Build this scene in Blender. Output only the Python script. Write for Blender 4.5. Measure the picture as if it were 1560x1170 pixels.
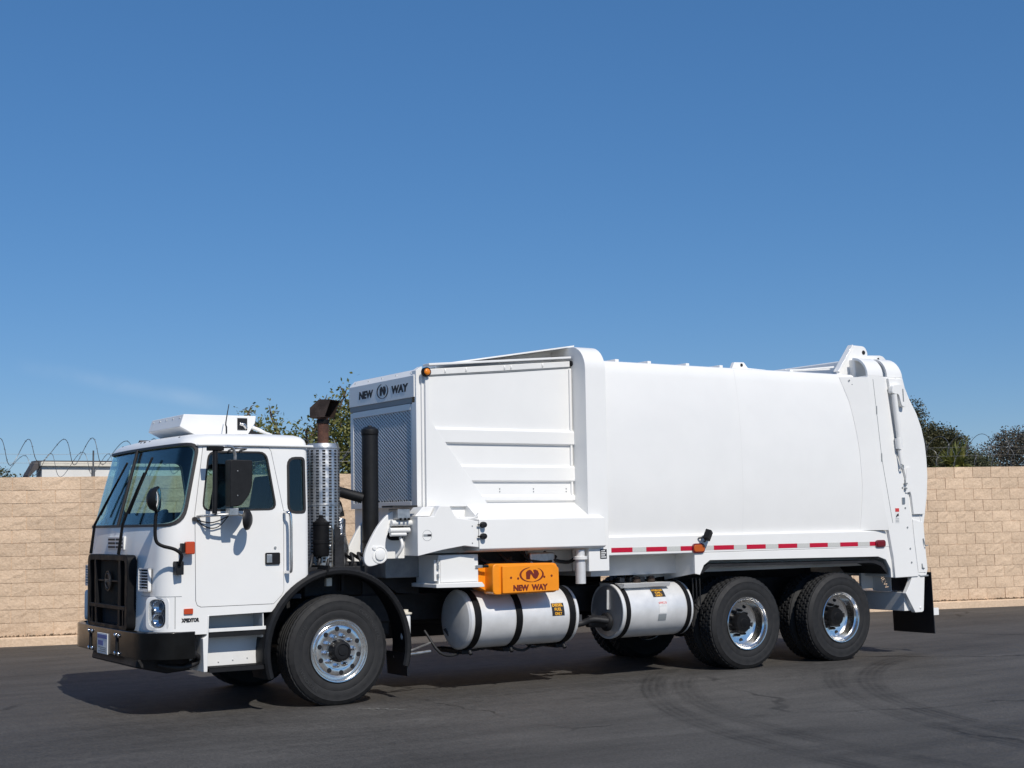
import bpy, bmesh, math, random
from mathutils import Vector, Matrix
R = math.radians
random.seed(7)
for o in list(bpy.data.objects): bpy.data.objects.remove(o)
S = bpy.context.scene
COL = S.collection

# ------------------------------------------------------------------ camera, sky, sun, exposure
cam_d = bpy.data.cameras.new('camera'); cam = bpy.data.objects.new('camera', cam_d); COL.objects.link(cam)
yaw, pit, rol = 0.5657934, 0.0890473, -0.0160650
fw = Vector((math.sin(yaw)*math.cos(pit), math.cos(yaw)*math.cos(pit), math.sin(pit)))
rt = Vector((math.cos(yaw), -math.sin(yaw), 0)); up = rt.cross(fw)
r2 = rt*math.cos(rol) + up*math.sin(rol); u2 = up*math.cos(rol) - rt*math.sin(rol)
mw = Matrix((r2, u2, -fw)).transposed().to_4x4(); mw.translation = (-6.0230, -12.5801, 1.6963)
cam.matrix_world = mw
cam_d.sensor_width = 36; cam_d.lens = 2202.914/1560*36; cam_d.shift_y = 14.59/1560
cam_d.clip_start = .1; cam_d.clip_end = 3000
S.camera = cam
SUN_TO = Vector((-.075, -1.0, 1.0)).normalized()
CIRRUS_N, CIRRUS_M = (-.15068, .14539, -.97783), (.30409, .94798, .09409)
W = bpy.data.worlds.new('World'); S.world = W; W.use_nodes = True
nt = W.node_tree; bg = nt.nodes['Background']
sky = nt.nodes.new('ShaderNodeTexSky'); sky.sky_type = 'NISHITA'; sky.sun_disc = False
sky.sun_elevation = math.asin(SUN_TO.z); sky.sun_rotation = math.atan2(SUN_TO.x, SUN_TO.y)
sky.air_density = 1.0; sky.dust_density = .6; sky.ozone_density = 8; sky.altitude = 1500
gam = nt.nodes.new('ShaderNodeGamma'); gam.inputs[1].default_value = .6; hsv = nt.nodes.new('ShaderNodeHueSaturation'); hsv.inputs['Saturation'].default_value = 1.36
nt.links.new(sky.outputs[0], gam.inputs[0]); nt.links.new(gam.outputs[0], hsv.inputs['Color']); tin = nt.nodes.new('ShaderNodeVectorMath'); tin.operation = 'MULTIPLY'; tin.inputs[1].default_value = (1.0, 1.085, 1.225)
nt.links.new(hsv.outputs[0], tin.inputs[0])
tcw = nt.nodes.new('ShaderNodeTexCoord')
def wdot(v):
    q = nt.nodes.new('ShaderNodeVectorMath'); q.operation = 'DOT_PRODUCT'; q.inputs[1].default_value = v; nt.links.new(tcw.outputs['Generated'], q.inputs[0]); return q.outputs['Value']
def wmap(x, a, b, c, d):
    q = nt.nodes.new('ShaderNodeMapRange'); q.interpolation_type = 'SMOOTHSTEP'
    for k, t in enumerate((a, b, c, d)): q.inputs[k+1].default_value = t
    nt.links.new(x, q.inputs[0]); return q.outputs[0]
def wmul(a, b):
    q = nt.nodes.new('ShaderNodeMath'); q.operation = 'MULTIPLY'; nt.links.new(a, q.inputs[0])
    if isinstance(b, float): q.inputs[1].default_value = b
    else: nt.links.new(b, q.inputs[1])
    return q.outputs[0]
ab = nt.nodes.new('ShaderNodeMath'); ab.operation = 'ABSOLUTE'; nt.links.new(wdot(CIRRUS_N), ab.inputs[0])
cn = nt.nodes.new('ShaderNodeTexNoise'); cn.inputs['Scale'].default_value = 22; cn.inputs['Detail'].default_value = 5; nt.links.new(tcw.outputs['Generated'], cn.inputs['Vector'])
streak_f = wmul(wmul(wmap(ab.outputs[0], 0, .0085, 1, 0), wmap(wdot(CIRRUS_M), .9965, .9995, 0, 1)), wmap(cn.outputs[0], .3, .75, .1, 1.0))
cmix = nt.nodes.new('ShaderNodeMix'); cmix.data_type = 'RGBA'; cmix.inputs['B'].default_value = (6.0, 6.2, 6.4, 1)
nt.links.new(wmul(streak_f, .10), cmix.inputs['Factor']); nt.links.new(tin.outputs[0], cmix.inputs['A']); nt.links.new(cmix.outputs['Result'], bg.inputs[0]); bg.inputs[1].default_value = 0.144
sd = bpy.data.lights.new('sun', 'SUN'); sd.energy = 3.6; sd.angle = R(.53); sd.color = (1, .945, .86)
sun = bpy.data.objects.new('sun', sd); COL.objects.link(sun)
sun.rotation_euler = (-SUN_TO).to_track_quat('-Z', 'Y').to_euler(); sun.location = (0, -20, 30)
S.view_settings.view_transform = 'Standard'; S.view_settings.look = 'None'
S.view_settings.exposure = 0.09; S.view_settings.gamma = 1.0
S.render.engine = 'CYCLES'

# ------------------------------------------------------------------ materials
def mat(name, col, rough=.5, metal=0., coat=0., var=0., vscale=6., bump=0., bscale=40., rvar=0., spec=.5, col2=None, stretch=None):
    m = bpy.data.materials.new(name); m.use_nodes = True
    n = m.node_tree.nodes; l = m.node_tree.links; b = n['Principled BSDF']
    b.inputs['Base Color'].default_value = (*col, 1); b.inputs['Roughness'].default_value = rough
    b.inputs['Metallic'].default_value = metal; b.inputs['Coat Weight'].default_value = coat
    b.inputs['Coat Roughness'].default_value = .06; b.inputs['Specular IOR Level'].default_value = spec
    if var or bump or rvar:
        tc = n.new('ShaderNodeTexCoord'); src = tc.outputs['Object']
        if stretch:
            mp = n.new('ShaderNodeMapping'); mp.inputs['Scale'].default_value = stretch
            l.new(src, mp.inputs[0]); src = mp.outputs[0]
        nz = n.new('ShaderNodeTexNoise'); nz.inputs['Scale'].default_value = vscale; nz.inputs['Detail'].default_value = 6
        nz.inputs['Roughness'].default_value = .6; l.new(src, nz.inputs['Vector'])
        if var:
            mx = n.new('ShaderNodeMix'); mx.data_type = 'RGBA'
            c2 = col2 or tuple(max(0, c*(1-var)) for c in col)
            mx.inputs['A'].default_value = (*c2, 1); mx.inputs['B'].default_value = (*col, 1)
            rp = n.new('ShaderNodeMapRange'); rp.inputs[1].default_value = .35; rp.inputs[2].default_value = .62
            l.new(nz.outputs[0], rp.inputs[0]); l.new(rp.outputs[0], mx.inputs['Factor']); l.new(mx.outputs['Result'], b.inputs['Base Color'])
        if rvar:
            r_ = n.new('ShaderNodeMapRange'); r_.inputs[3].default_value = max(0, rough-rvar); r_.inputs[4].default_value = rough+rvar
            r_.inputs[1].default_value = .3; r_.inputs[2].default_value = .7
            l.new(nz.outputs[0], r_.inputs[0]); l.new(r_.outputs[0], b.inputs['Roughness'])
        if bump:
            n2 = n.new('ShaderNodeTexNoise'); n2.inputs['Scale'].default_value = bscale; n2.inputs['Detail'].default_value = 5
            l.new(src, n2.inputs['Vector'])
            bp = n.new('ShaderNodeBump'); bp.inputs['Strength'].default_value = bump; bp.inputs['Distance'].default_value = .02
            l.new(n2.outputs[0], bp.inputs['Height']); l.new(bp.outputs[0], b.inputs['Normal'])
    return m
def glass_mat(name, tint, refl=1.0):
    m = bpy.data.materials.new(name); m.use_nodes = True
    n = m.node_tree.nodes; l = m.node_tree.links; n.clear()
    out = n.new('ShaderNodeOutputMaterial'); mx = n.new('ShaderNodeMixShader'); tr = n.new('ShaderNodeBsdfTransparent')
    gl = n.new('ShaderNodeBsdfGlossy'); lw = n.new('ShaderNodeLayerWeight'); lw.inputs[0].default_value = .5
    pw = n.new('ShaderNodeMath'); pw.operation = 'POWER'; pw.inputs[1].default_value = 5; l.new(lw.outputs['Facing'], pw.inputs[0])
    fr = n.new('ShaderNodeMath'); fr.operation = 'MULTIPLY_ADD'; fr.inputs[1].default_value = .96; fr.inputs[2].default_value = .04; l.new(pw.outputs[0], fr.inputs[0])
    tr.inputs[0].default_value = (*tint, 1); gl.inputs['Roughness'].default_value = .01; gl.inputs[0].default_value = (refl, refl, refl, 1)
    l.new(fr.outputs[0], mx.inputs[0]); l.new(tr.outputs[0], mx.inputs[1]); l.new(gl.outputs[0], mx.inputs[2]); l.new(mx.outputs[0], out.inputs[0])
    return m
MT = {}
MT['white'] = mat('white_paint', (.835, .83, .81), .40, 0, .2, var=.03, vscale=1.6, bump=.06, bscale=1.9, rvar=.08)
MT['white2'] = mat('white_paint_chalky', (.80, .795, .775), .42, 0, .15, var=.06, vscale=4, rvar=.08)
MT['liner'] = mat('cab_liner', (.035, .042, .055), .85, var=.2)
MT['black'] = mat('black_paint', (.008, .008, .009), .55, 0, .0, var=.4, vscale=9, rvar=.1, spec=.18)
MT['blackplastic'] = mat('black_plastic', (.010, .010, .011), .5, spec=.35, var=.35, vscale=14, bump=.1, bscale=180)
MT['bumper'] = mat('bumper_black_gloss', (.006, .006, .006), .20, 0, .0, spec=.3, var=.4, vscale=5, rvar=.05, bump=.03, bscale=6)
MT['rubber'] = mat('tyre_rubber', (.017, .017, .018), .72, var=.45, vscale=16, bump=.12, bscale=90, rvar=.1)
MT['gasket'] = mat('rubber_gasket', (.02, .018, .018), .55)
MT['rubberpad'] = mat('mud_flap_rubber', (.012, .012, .015), .45, var=.3, vscale=5)
MT['alu'] = mat('polished_aluminium', (.90, .885, .86), .19, 1., var=.06, vscale=30, rvar=.05)
MT['tank'] = mat('brushed_aluminium', (.78, .78, .775), .40, .25, var=.12, vscale=5, rvar=.08, bump=.14, bscale=3, stretch=(1, 1, 1))
MT['tankend'] = mat('cast_aluminium', (.5, .51, .53), .45, .6, var=.15, vscale=5)
MT['steel'] = mat('galvanised_steel', (.62, .62, .61), .36, .85, var=.25, vscale=14, rvar=.12)
MT['chrome'] = mat('chrome', (.8, .8, .81), .12, 1.)
MT['darkmetal'] = mat('chassis_dark_steel', (.022, .022, .025), .6, .2, var=.5, vscale=7, bump=.2, bscale=30)
MT['grease'] = mat('greasy_grey_steel', (.10, .10, .105), .5, .4, var=.5, vscale=9)
MT['rust'] = mat('rusty_pipe', (.16, .07, .045), .85, .2, var=.6, vscale=12, col2=(.07, .035, .025), bump=.3, bscale=60)
MT['rusttip'] = mat('brown_steel_stack_tip', (.075, .052, .042), .6, .5, var=.5, vscale=10, bump=.15, bscale=50)
MT['hose'] = mat('air_hose', (.02, .02, .022), .55, var=.4, vscale=10)
MT['foil'] = mat('foil_wrap', (.75, .73, .70), .28, 1., bump=1.0, bscale=22, var=.2)
MT['orange'] = mat('safety_orange', (.93, .30, .008), .38, 0, .3, var=.08, vscale=6)
MT['orangedark'] = mat('dark_red_cutout', (.16, .015, .006), .6)
MT['ink'] = mat('black_ink', (.012, .013, .018), .6)
MT['red'] = mat('red_reflective', (.52, .006, .035), .35, var=.1, vscale=60)
MT['tapewhite'] = mat('white_reflective', (.60, .60, .57), .4, var=.15, vscale=80)
MT['amber'] = mat('amber_lens', (.85, .24, .01), .2, coat=.6)
MT['redlens'] = mat('dark_red_lens', (.16, .006, .012), .15, coat=.8)
MT['orangelens'] = mat('orange_red_lens', (.50, .06, .015), .2, coat=.6)
MT['lens'] = glass_mat('headlight_glass', (.9, .93, .96))
MT['mirror'] = mat('mirror_silver', (.9, .9, .9), .03, 1.)
MT['yellow'] = mat('yellow_print', (.85, .42, .02), .5)
MT['signred'] = mat('red_print', (.6, .05, .05), .5)
MT['signgrey'] = mat('grey_print', (.25, .27, .28), .5)
MT['signwhite'] = mat('white_print', (.75, .75, .74), .5)
MT['blueprint'] = mat('blue_print', (.06, .12, .38), .5)
MT['glass'] = glass_mat('tinted_glass', (.72, .82, .81), 1.0)
MT['wsglass'] = glass_mat('windscreen_glass', (.78, .90, .87), 1.0)
MT['seat'] = mat('seat_fabric', (.04, .045, .055), .9, var=.3, vscale=20)
MT['screen'] = mat('screen_white_steel', (.74, .735, .725), .45, var=.08, vscale=5)
MT['void'] = mat('dark_interior', (.008, .009, .012), .9)

# ------------------------------------------------------------------ mesh helpers
class G:
    def __init__(s): s.v = []; s.f = []; s.M = None
    def av(s, p):
        p = Vector(p)
        if s.M is not None: p = s.M @ p
        s.v.append(p); return len(s.v)-1
    def box(s, x0, x1, y0, y1, z0, z1):
        i = [s.av((x, y, z)) for z in (z0, z1) for y in (y0, y1) for x in (x0, x1)]
        for q in ((0,1,3,2),(4,6,7,5),(0,4,5,1),(2,3,7,6),(0,2,6,4),(1,5,7,3)): s.f.append([i[k] for k in q])
        return s
    def prism(s, ax, poly, a, b):
        def P(p, t): return {'y': (p[0], t, p[1]), 'x': (t, p[0], p[1]), 'z': (p[0], p[1], t)}[ax]
        A = [s.av(P(p, a)) for p in poly]; B = [s.av(P(p, b)) for p in poly]; n = len(poly)
        s.f.append(A[::-1]); s.f.append(B)
        for k in range(n): s.f.append([A[k], A[(k+1) % n], B[(k+1) % n], B[k]])
        return s
    def loft(s, rings, closed=True, caps=True):
        idx = [[s.av(p) for p in r] for r in rings]; n = len(rings[0])
        for a, b in zip(idx, idx[1:]):
            for k in range(n if closed else n-1): s.f.append([a[k], a[(k+1) % n], b[(k+1) % n], b[k]])
        if caps: s.f.append(idx[0][::-1]); s.f.append(idx[-1])
        return s
    def tube(s, path, r, n=10, caps=True):
        path = [Vector(p) for p in path]; rings = []; u = None
        if n > 5 and (max(r) if isinstance(r, (list, tuple)) else r) > .011: n = max(n, 10)
        if 4 <= len(path) <= 9 and n > 4:      # round off the bends of short hand-laid paths
            q = [path[0]*2-path[1]]+path+[path[-1]*2-path[-2]]; rq = list(r) if isinstance(r, (list, tuple)) else None; np_ = []; nr = []
            for k in range(1, len(q)-2):
                for j in range(4):
                    t = j/4; a, b, c, d = q[k-1], q[k], q[k+1], q[k+2]
                    np_.append(.5*((2*b)+(c-a)*t+(2*a-5*b+4*c-d)*t*t+(3*b-a-3*c+d)*t**3))
                    if rq: nr.append(rq[k-1]*(1-t)+rq[k]*t)
            np_.append(path[-1]); path = np_
            if rq: r = nr+[rq[-1]]
        for k, p in enumerate(path):
            d = (path[min(k+1, len(path)-1)]-path[max(k-1, 0)]).normalized()
            if u is None: u = d.orthogonal().normalized()
            else:
                u = (u-d*u.dot(d)); u = u.normalized() if u.length > 1e-6 else d.orthogonal().normalized()
            w = d.cross(u); rr = r[k] if isinstance(r, (list, tuple)) else r
            rings.append([p+(u*math.cos(2*math.pi*j/n)+w*math.sin(2*math.pi*j/n))*rr for j in range(n)])
        return s.loft(rings, True, caps)
    def lathe(s, prof, c=(0,0,0), ax='y', n=32, caps=True, a0=0, a1=2*math.pi):
        c = Vector(c); rings = []
        for r, h in prof:
            ring = []
            for j in range(n):
                t = a0+(a1-a0)*j/n; a, b = r*math.cos(t), r*math.sin(t)
                ring.append(c+Vector({'y': (a, h, b), 'x': (h, a, b), 'z': (a, b, h)}[ax]))
            rings.append(ring)
        return s.loft(rings, True, caps)
    def sphere(s, c, r, n=12, sc=(1,1,1)):
        prof = [(r*math.sin(math.pi*k/n) or 1e-4, -r*math.cos(math.pi*k/n)) for k in range(n+1)]
        b = len(s.v); s.lathe(prof, (0,0,0), 'z', 2*n); 
        for k in range(b, len(s.v)): s.v[k] = Vector((s.v[k].x*sc[0]+c[0], s.v[k].y*sc[1]+c[1], s.v[k].z*sc[2]+c[2]))
        return s
    def mesh(s, name, smooth=35):
        me = bpy.data.meshes.new(name); me.from_pydata([tuple(p) for p in s.v], [], s.f); me.update()
        bm = bmesh.new(); bm.from_mesh(me); bmesh.ops.recalc_face_normals(bm, faces=bm.faces); bm.to_mesh(me); bm.free()
        if smooth: finish(me, smooth)
        return me
    def build(s, name, m, parent=None, bev=0, smooth=42, seg=2):
        o = bpy.data.objects.new(name, s.mesh(name, smooth)); return link(o, m, parent, bev, seg)
def finish(me, ang=35):
    me.polygons.foreach_set('use_smooth', [True]*len(me.polygons)); me.set_sharp_from_angle(angle=R(ang))
def link(o, m, parent=None, bev=0, seg=2):
    COL.objects.link(o)
    if m is not None:
        o.data.materials.clear(); o.data.materials.append(MT[m] if isinstance(m, str) else m)
    if parent is not None:
        o.parent = parent
        if parent.get('rootloc') is not None: o.matrix_parent_inverse = Matrix.Translation(-Vector(parent['rootloc']))
    if bev:
        b = o.modifiers.new('bevel', 'BEVEL'); b.width = bev; b.segments = seg; b.limit_method = 'ANGLE'; b.angle_limit = R(40); b.harden_normals = True
    return o
def boolean(o, cutter, op):
    md = o.modifiers.new('b', 'BOOLEAN'); md.object = cutter; md.operation = op; md.solver = 'EXACT'
    bpy.context.view_layer.update(); dg = bpy.context.evaluated_depsgraph_get()
    me = bpy.data.meshes.new_from_object(o.evaluated_get(dg)); old = o.data; o.modifiers.remove(md); o.data = me; bpy.data.meshes.remove(old)
    bpy.data.objects.remove(cutter); return o
def temp(g):
    o = bpy.data.objects.new('temporary', g.mesh('temporary', 0)); COL.objects.link(o); return o
def thing(name, loc, label, cat, group=None):
    o = bpy.data.objects.new(name, None); COL.objects.link(o); o.location = loc; o['rootloc'] = list(loc); o.empty_display_size = .3
    o['label'] = label; o['category'] = cat
    if group: o['group'] = group
    return o
def tag(o, label, cat, group=None):
    o['label'] = label; o['category'] = cat
    if group: o['group'] = group
    return o
def rpoly(pts, r, n=4):
    """round the corners of a 2-D polygon; r a number or one per corner"""
    out = []; N = len(pts)
    for k in range(N):
        p = Vector(pts[k]); a = Vector(pts[k-1]); b = Vector(pts[(k+1) % N]); rr = r[k] if isinstance(r, (list, tuple)) else r
        da = (a-p); db = (b-p); rr = min(rr, da.length*.48, db.length*.48)
        if rr < 1e-5: out.append(tuple(p)); continue
        s_ = p+da.normalized()*rr; e = p+db.normalized()*rr
        for j in range(n+1):
            t = j/n; out.append(tuple(s_*(1-t)**2+p*2*t*(1-t)+e*t*t))
    return out
def text_mesh(body, w, h, depth=.004, bold=0.0, shear=0.0, space=1.0):
    cu = bpy.data.curves.new('t', 'FONT'); cu.body = body; cu.size = 1; cu.extrude = .5; cu.offset = bold; cu.shear = shear; cu.space_character = space
    cu.resolution_u = 3
    o = bpy.data.objects.new('t', cu); COL.objects.link(o); bpy.context.view_layer.update()
    me = bpy.data.meshes.new_from_object(o.evaluated_get(bpy.context.evaluated_depsgraph_get()))
    bpy.data.objects.remove(o); bpy.data.curves.remove(cu)
    xs = [v.co.x for v in me.vertices]; ys = [v.co.y for v in me.vertices]
    x0, x1, y0, y1 = min(xs), max(xs), min(ys), max(ys)
    for v in me.vertices:
        v.co = Vector(((v.co.x-(x0+x1)/2)/(x1-x0)*w, (v.co.y-(y0+y1)/2)/(y1-y0)*h, v.co.z*depth))
    return me
def frame_m(origin, right, upv):
    r_ = Vector(right).normalized(); u_ = Vector(upv).normalized(); n_ = r_.cross(u_)
    m = Matrix((r_, u_, n_)).transposed().to_4x4(); m.translation = origin; return m
def text_obj(name, body, w, h, origin, right, upv, m, parent, depth=.004, bold=0., shear=0., space=1.):
    me = text_mesh(body, w, h, depth, bold, shear, space); me.transform(frame_m(origin, right, upv)); o = bpy.data.objects.new(name, me); return link(o, m, parent)

# ------------------------------------------------------------------ setting: ground
def asphalt():
    m = bpy.data.materials.new('asphalt'); m.use_nodes = True; n = m.node_tree.nodes; l = m.node_tree.links; b = n['Principled BSDF']
    tc = n.new('ShaderNodeTexCoord'); P = tc.outputs['Object']
    def noise(sc, det=6, rough=.6, stretch=None, rot=0):
        v = P
        if stretch:
            mp = n.new('ShaderNodeMapping'); mp.inputs['Scale'].default_value = stretch; mp.inputs['Rotation'].default_value = (0, 0, rot); l.new(P, mp.inputs[0]); v = mp.outputs[0]
        q = n.new('ShaderNodeTexNoise'); q.inputs['Scale'].default_value = sc; q.inputs['Detail'].default_value = det; q.inputs['Roughness'].default_value = rough
        l.new(v, q.inputs['Vector']); return q.outputs[0]
    def rng(x, a, b_, c, d):
        q = n.new('ShaderNodeMapRange'); q.inputs[1].default_value = a; q.inputs[2].default_value = b_; q.inputs[3].default_value = c; q.inputs[4].default_value = d; l.new(x, q.inputs[0]); return q.outputs[0]
    def mth(op, x, y=None, z=None):
        q = n.new('ShaderNodeMath'); q.operation = op
        for k, t in enumerate((x, y, z)):
            if t is None: continue
            if isinstance(t, (int, float)): q.inputs[k].default_value = t
            else: l.new(t, q.inputs[k])
        return q.outputs[0]
    big = rng(noise(.35, 5), .3, .7, .74, 1.24); fine = rng(noise(42, 4, .8), .3, .7, .45, 1.6)
    streak = rng(noise(.9, 7, .7, (.4, 2.4, 1), R(22)), .3, .7, .70, 1.28); mid = rng(noise(9, 7, .75), .3, .7, .72, 1.28)
    f = mth('MULTIPLY', mth('MULTIPLY', big, fine), mth('MULTIPLY', streak, mid))
    # tyre scuffs: parts of rings worn into the surface
    sep = n.new('ShaderNodeSeparateXYZ'); l.new(P, sep.inputs[0])
    br = rng(noise(1.6, 5), .36, .62, .3, 1)
    for cx, cy, r0, w, amp, ymax in RINGS:
        dx = mth('SUBTRACT', sep.outputs[0], cx); dy = mth('SUBTRACT', sep.outputs[1], cy)
        d = mth('SQRT', mth('ADD', mth('MULTIPLY', dx, dx), mth('MULTIPLY', dy, dy)))
        off = mth('SUBTRACT', d, r0)
        band = rng(mth('ABSOLUTE', off), w*.55, w, 1, 0)
        rib = rng(mth('SINE', mth('MULTIPLY', off, 2*math.pi/.075)), -.8, .8, .55, 1)
        lim = rng(sep.outputs[1], ymax-1.2, ymax, 1, 0)
        k = mth('MULTIPLY', mth('MULTIPLY', band, rib), mth('MULTIPLY', br, lim))
        f = mth('MULTIPLY', f, mth('SUBTRACT', 1, mth('MULTIPLY', k, amp)))
    # hairline cracks
    vo = n.new('ShaderNodeTexVoronoi'); vo.feature = 'DISTANCE_TO_EDGE'; vo.inputs['Scale'].default_value = .16
    nz = n.new('ShaderNodeTexNoise'); nz.inputs['Scale'].default_value = 1.3; nz.inputs['Detail'].default_value = 5; l.new(P, nz.inputs['Vector'])
    va = n.new('ShaderNodeVectorMath'); va.operation = 'MULTIPLY_ADD'; va.inputs[1].default_value = (.9, .9, 0); l.new(nz.outputs[1], va.inputs[0]); l.new(P, va.inputs[2]); l.new(va.outputs[0], vo.inputs['Vector'])
    crack = mth('MULTIPLY', rng(vo.outputs[0], .0016, .0042, .62, 0), rng(noise(.5, 3), .46, .56, 0, 1))
    f = mth('MULTIPLY', f, mth('SUBTRACT', 1, crack))
    pale = mth('MULTIPLY', rng(noise(1.1, 6, .65, (.5, 2.2, 1), R(15)), .66, .74, 0, 1), rng(noise(26, 3), .4, .65, 0, 1))
    f = mth('ADD', f, mth('MULTIPLY', pale, .9))
    mx = n.new('ShaderNodeVectorMath'); mx.operation = 'SCALE'; mx.inputs[0].default_value = (.0635, .0600, .0560); l.new(f, mx.inputs['Scale']); l.new(mx.outputs[0], b.inputs['Base Color'])
    l.new(rng(noise(9, 4), .3, .7, .62, .85), b.inputs['Roughness']); b.inputs['Specular IOR Level'].default_value = .35
    bp = n.new('ShaderNodeBump'); bp.inputs['Strength'].default_value = .5; bp.inputs['Distance'].default_value = .008
    l.new(mth('ADD', noise(85, 3, .7), mth('MULTIPLY', noise(7, 4), .8)), bp.inputs['Height']); l.new(bp.outputs[0], b.inputs['Normal'])
    return m
RINGS = [(10.19, -6.09, 8.87, .17, .58, 1.0), (9.59, -5.48, 7.69, .16, .42, .5), (11.31, -7.16, 8.53, .16, .45, -.2), (10.31, -6.58, 7.06, .18, .62, .6),
         (2.03, 10.54, 10.77, .12, .45, .3), (-1.0, -12.5, 9.2, .25, .3, 0)]
g = G()
xs = [-600, -120, -40, -20, -10, 0, 10, 20, 40, 120, 600]
ids = {(i, j): g.av((xs[i], xs[j], 0)) for i in range(11) for j in range(11)}
for i in range(10):
    for j in range(10): g.f.append([ids[i, j], ids[i+1, j], ids[i+1, j+1], ids[i, j+1]])
o = g.build('ground', asphalt(), smooth=0); o['kind'] = 'structure'

# ------------------------------------------------------------------ split-face block wall
A0 = Vector((-.894, 9.673, 0)); DW = Vector((.97227, -.23385, 0)); NW = Vector((.23385, .97227, 0))
def wp(s, n, z): return A0+DW*s+NW*n+Vector((0, 0, z))
def wall_mat(k, name):
    m = bpy.data.materials.new(name); m.use_nodes = True; n = m.node_tree.nodes; l = m.node_tree.links; b = n['Principled BSDF']
    tc = n.new('ShaderNodeTexCoord'); ge = n.new('ShaderNodeNewGeometry'); oi = n.new('ShaderNodeObjectInfo')
    nz = n.new('ShaderNodeTexNoise'); nz.inputs['Scale'].default_value = 26; nz.inputs['Detail'].default_value = 7; nz.inputs['Roughness'].default_value = .7
    pos = n.new('ShaderNodeVectorMath'); pos.operation = 'ADD'; l.new(ge.outputs['Position'], pos.inputs[0]); l.new(pos.outputs[0], nz.inputs['Vector'])
    n3 = n.new('ShaderNodeTexNoise'); n3.inputs['Scale'].default_value = .8; n3.inputs['Detail'].default_value = 4; l.new(ge.outputs['Position'], n3.inputs['Vector'])
    cr = n.new('ShaderNodeValToRGB'); l.new(nz.outputs[0], cr.inputs[0])
    cr.color_ramp.elements[0].position = .3; cr.color_ramp.elements[0].color = (.61*k, .443*k, .302*k, 1)
    cr.color_ramp.elements[1].position = .68; cr.color_ramp.elements[1].color = (.80*k, .605*k, .432*k, 1)
    ad = n.new('ShaderNodeMath'); ad.operation = 'ADD'; l.new(ge.outputs['Random Per Island'], ad.inputs[0]); l.new(oi.outputs['Random'], ad.inputs[1])
    fr = n.new('ShaderNodeMath'); fr.operation = 'FRACT'; l.new(ad.outputs[0], fr.inputs[0])
    mr = n.new('ShaderNodeMapRange'); mr.inputs[3].default_value = .90; mr.inputs[4].default_value = 1.05; l.new(fr.outputs[0], mr.inputs[0])
    m3 = n.new('ShaderNodeMapRange'); m3.inputs[1].default_value = .3; m3.inputs[2].default_value = .7; m3.inputs[3].default_value = .86; m3.inputs[4].default_value = 1.08; l.new(n3.outputs[0], m3.inputs[0])
    mu = n.new('ShaderNodeMath'); mu.operation = 'MULTIPLY'; l.new(mr.outputs[0], mu.inputs[0]); l.new(m3.outputs[0], mu.inputs[1])
    sc = n.new('ShaderNodeVectorMath'); sc.operation = 'SCALE'; l.new(cr.outputs[0], sc.inputs[0]); l.new(mu.outputs[0], sc.inputs['Scale']); l.new(sc.outputs[0], b.inputs['Base Color'])
    b.inputs['Roughness'].default_value = .92; b.inputs['Specular IOR Level'].default_value = .2
    bp = n.new('ShaderNodeBump'); bp.inputs['Strength'].default_value = .55; bp.inputs['Distance'].default_value = .025
    n4 = n.new('ShaderNodeTexNoise'); n4.inputs['Scale'].default_value = 30; n4.inputs['Detail'].default_value = 6; n4.inputs['Roughness'].default_value = .65; l.new(ge.outputs['Position'], n4.inputs['Vector'])
    l.new(n4.outputs[0], bp.inputs['Height']); l.new(bp.outputs[0], b.inputs['Normal'])
    return m
MT['block'] = wall_mat(1.0, 'split_face_block'); MT['mortar'] = wall_mat(1.08, 'mortar'); MT['kerb'] = wall_mat(.98, 'kerb_concrete')
CW, CH, Z0, ROWS = .405, .196, .135, 12
def taper(s): return 1+.0026*max(-14, min(36, s))
wall = thing('block_wall', tuple(wp(8, .1, 0)), 'long tan split-face concrete block wall behind the white truck', 'wall')
g = G(); S0, S1 = -16, 38
B = [wp(S0, .010, 0), wp(S1, .010, 0), wp(S1, .2, 0), wp(S0, .2, 0)]
T_ = [p+Vector((0, 0, (Z0+ROWS*CH-.004)*taper(s))) for p, s in zip(B, (S0, S1, S1, S0))]
i = [g.av(p) for p in B+T_]
for q in ((0,1,5,4),(1,2,6,5),(2,3,7,6),(3,0,4,7),(4,5,6,7)): g.f.append([i[k] for k in q])
g.build('mortar_core', 'mortar', wall, smooth=0)
def block_mesh(rn, w=.393, h=.1905, nx=5, nz=3):
    """one block: split front face as a rough grid, top and ends behind it"""
    V = []; F = []
    for b_ in range(nz+1):
        for a in range(nx+1):
            edge = a in (0, nx) or b_ in (0, nz)
            dep = rn.uniform(-.003, .002) if edge else rn.uniform(-.009, .003)
            V.append((a/nx*w-w/2+(0 if edge else rn.uniform(-.015, .015)), dep, b_/nz*h+(0 if edge else rn.uniform(-.012, .012))))
    for b_ in range(nz):
        for a in range(nx):
            k = b_*(nx+1)+a; F.append((k, k+1, k+nx+2, k+nx+1))
    c = [0, nx, (nx+1)*(nz+1)-1, (nx+1)*nz]; base = len(V)
    for q in c: V.append((V[q][0], .05, V[q][2]))
    F.append([base+3, base+2]+list(range(c[2], c[3]-1, -1))); F.append(list(range(0, nx+1))[::-1]+[base, base+1])
    F.append([0]+[r_*(nx+1) for r_ in range(1, nz+1)]+[base+3, base]); F.append([nx+r_*(nx+1) for r_ in range(nz, -1, -1)]+[base+1, base+2])
    return V, F
rn = random.Random(3); VAR = []
for k in range(14):
    V, F = block_mesh(rn); me = bpy.data.meshes.new('block'); me.from_pydata(V, [], F); me.materials.append(MT['block']); VAR.append((me, V, F))
ang = math.atan2(DW.y, DW.x); sv = []; sf = []
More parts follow.
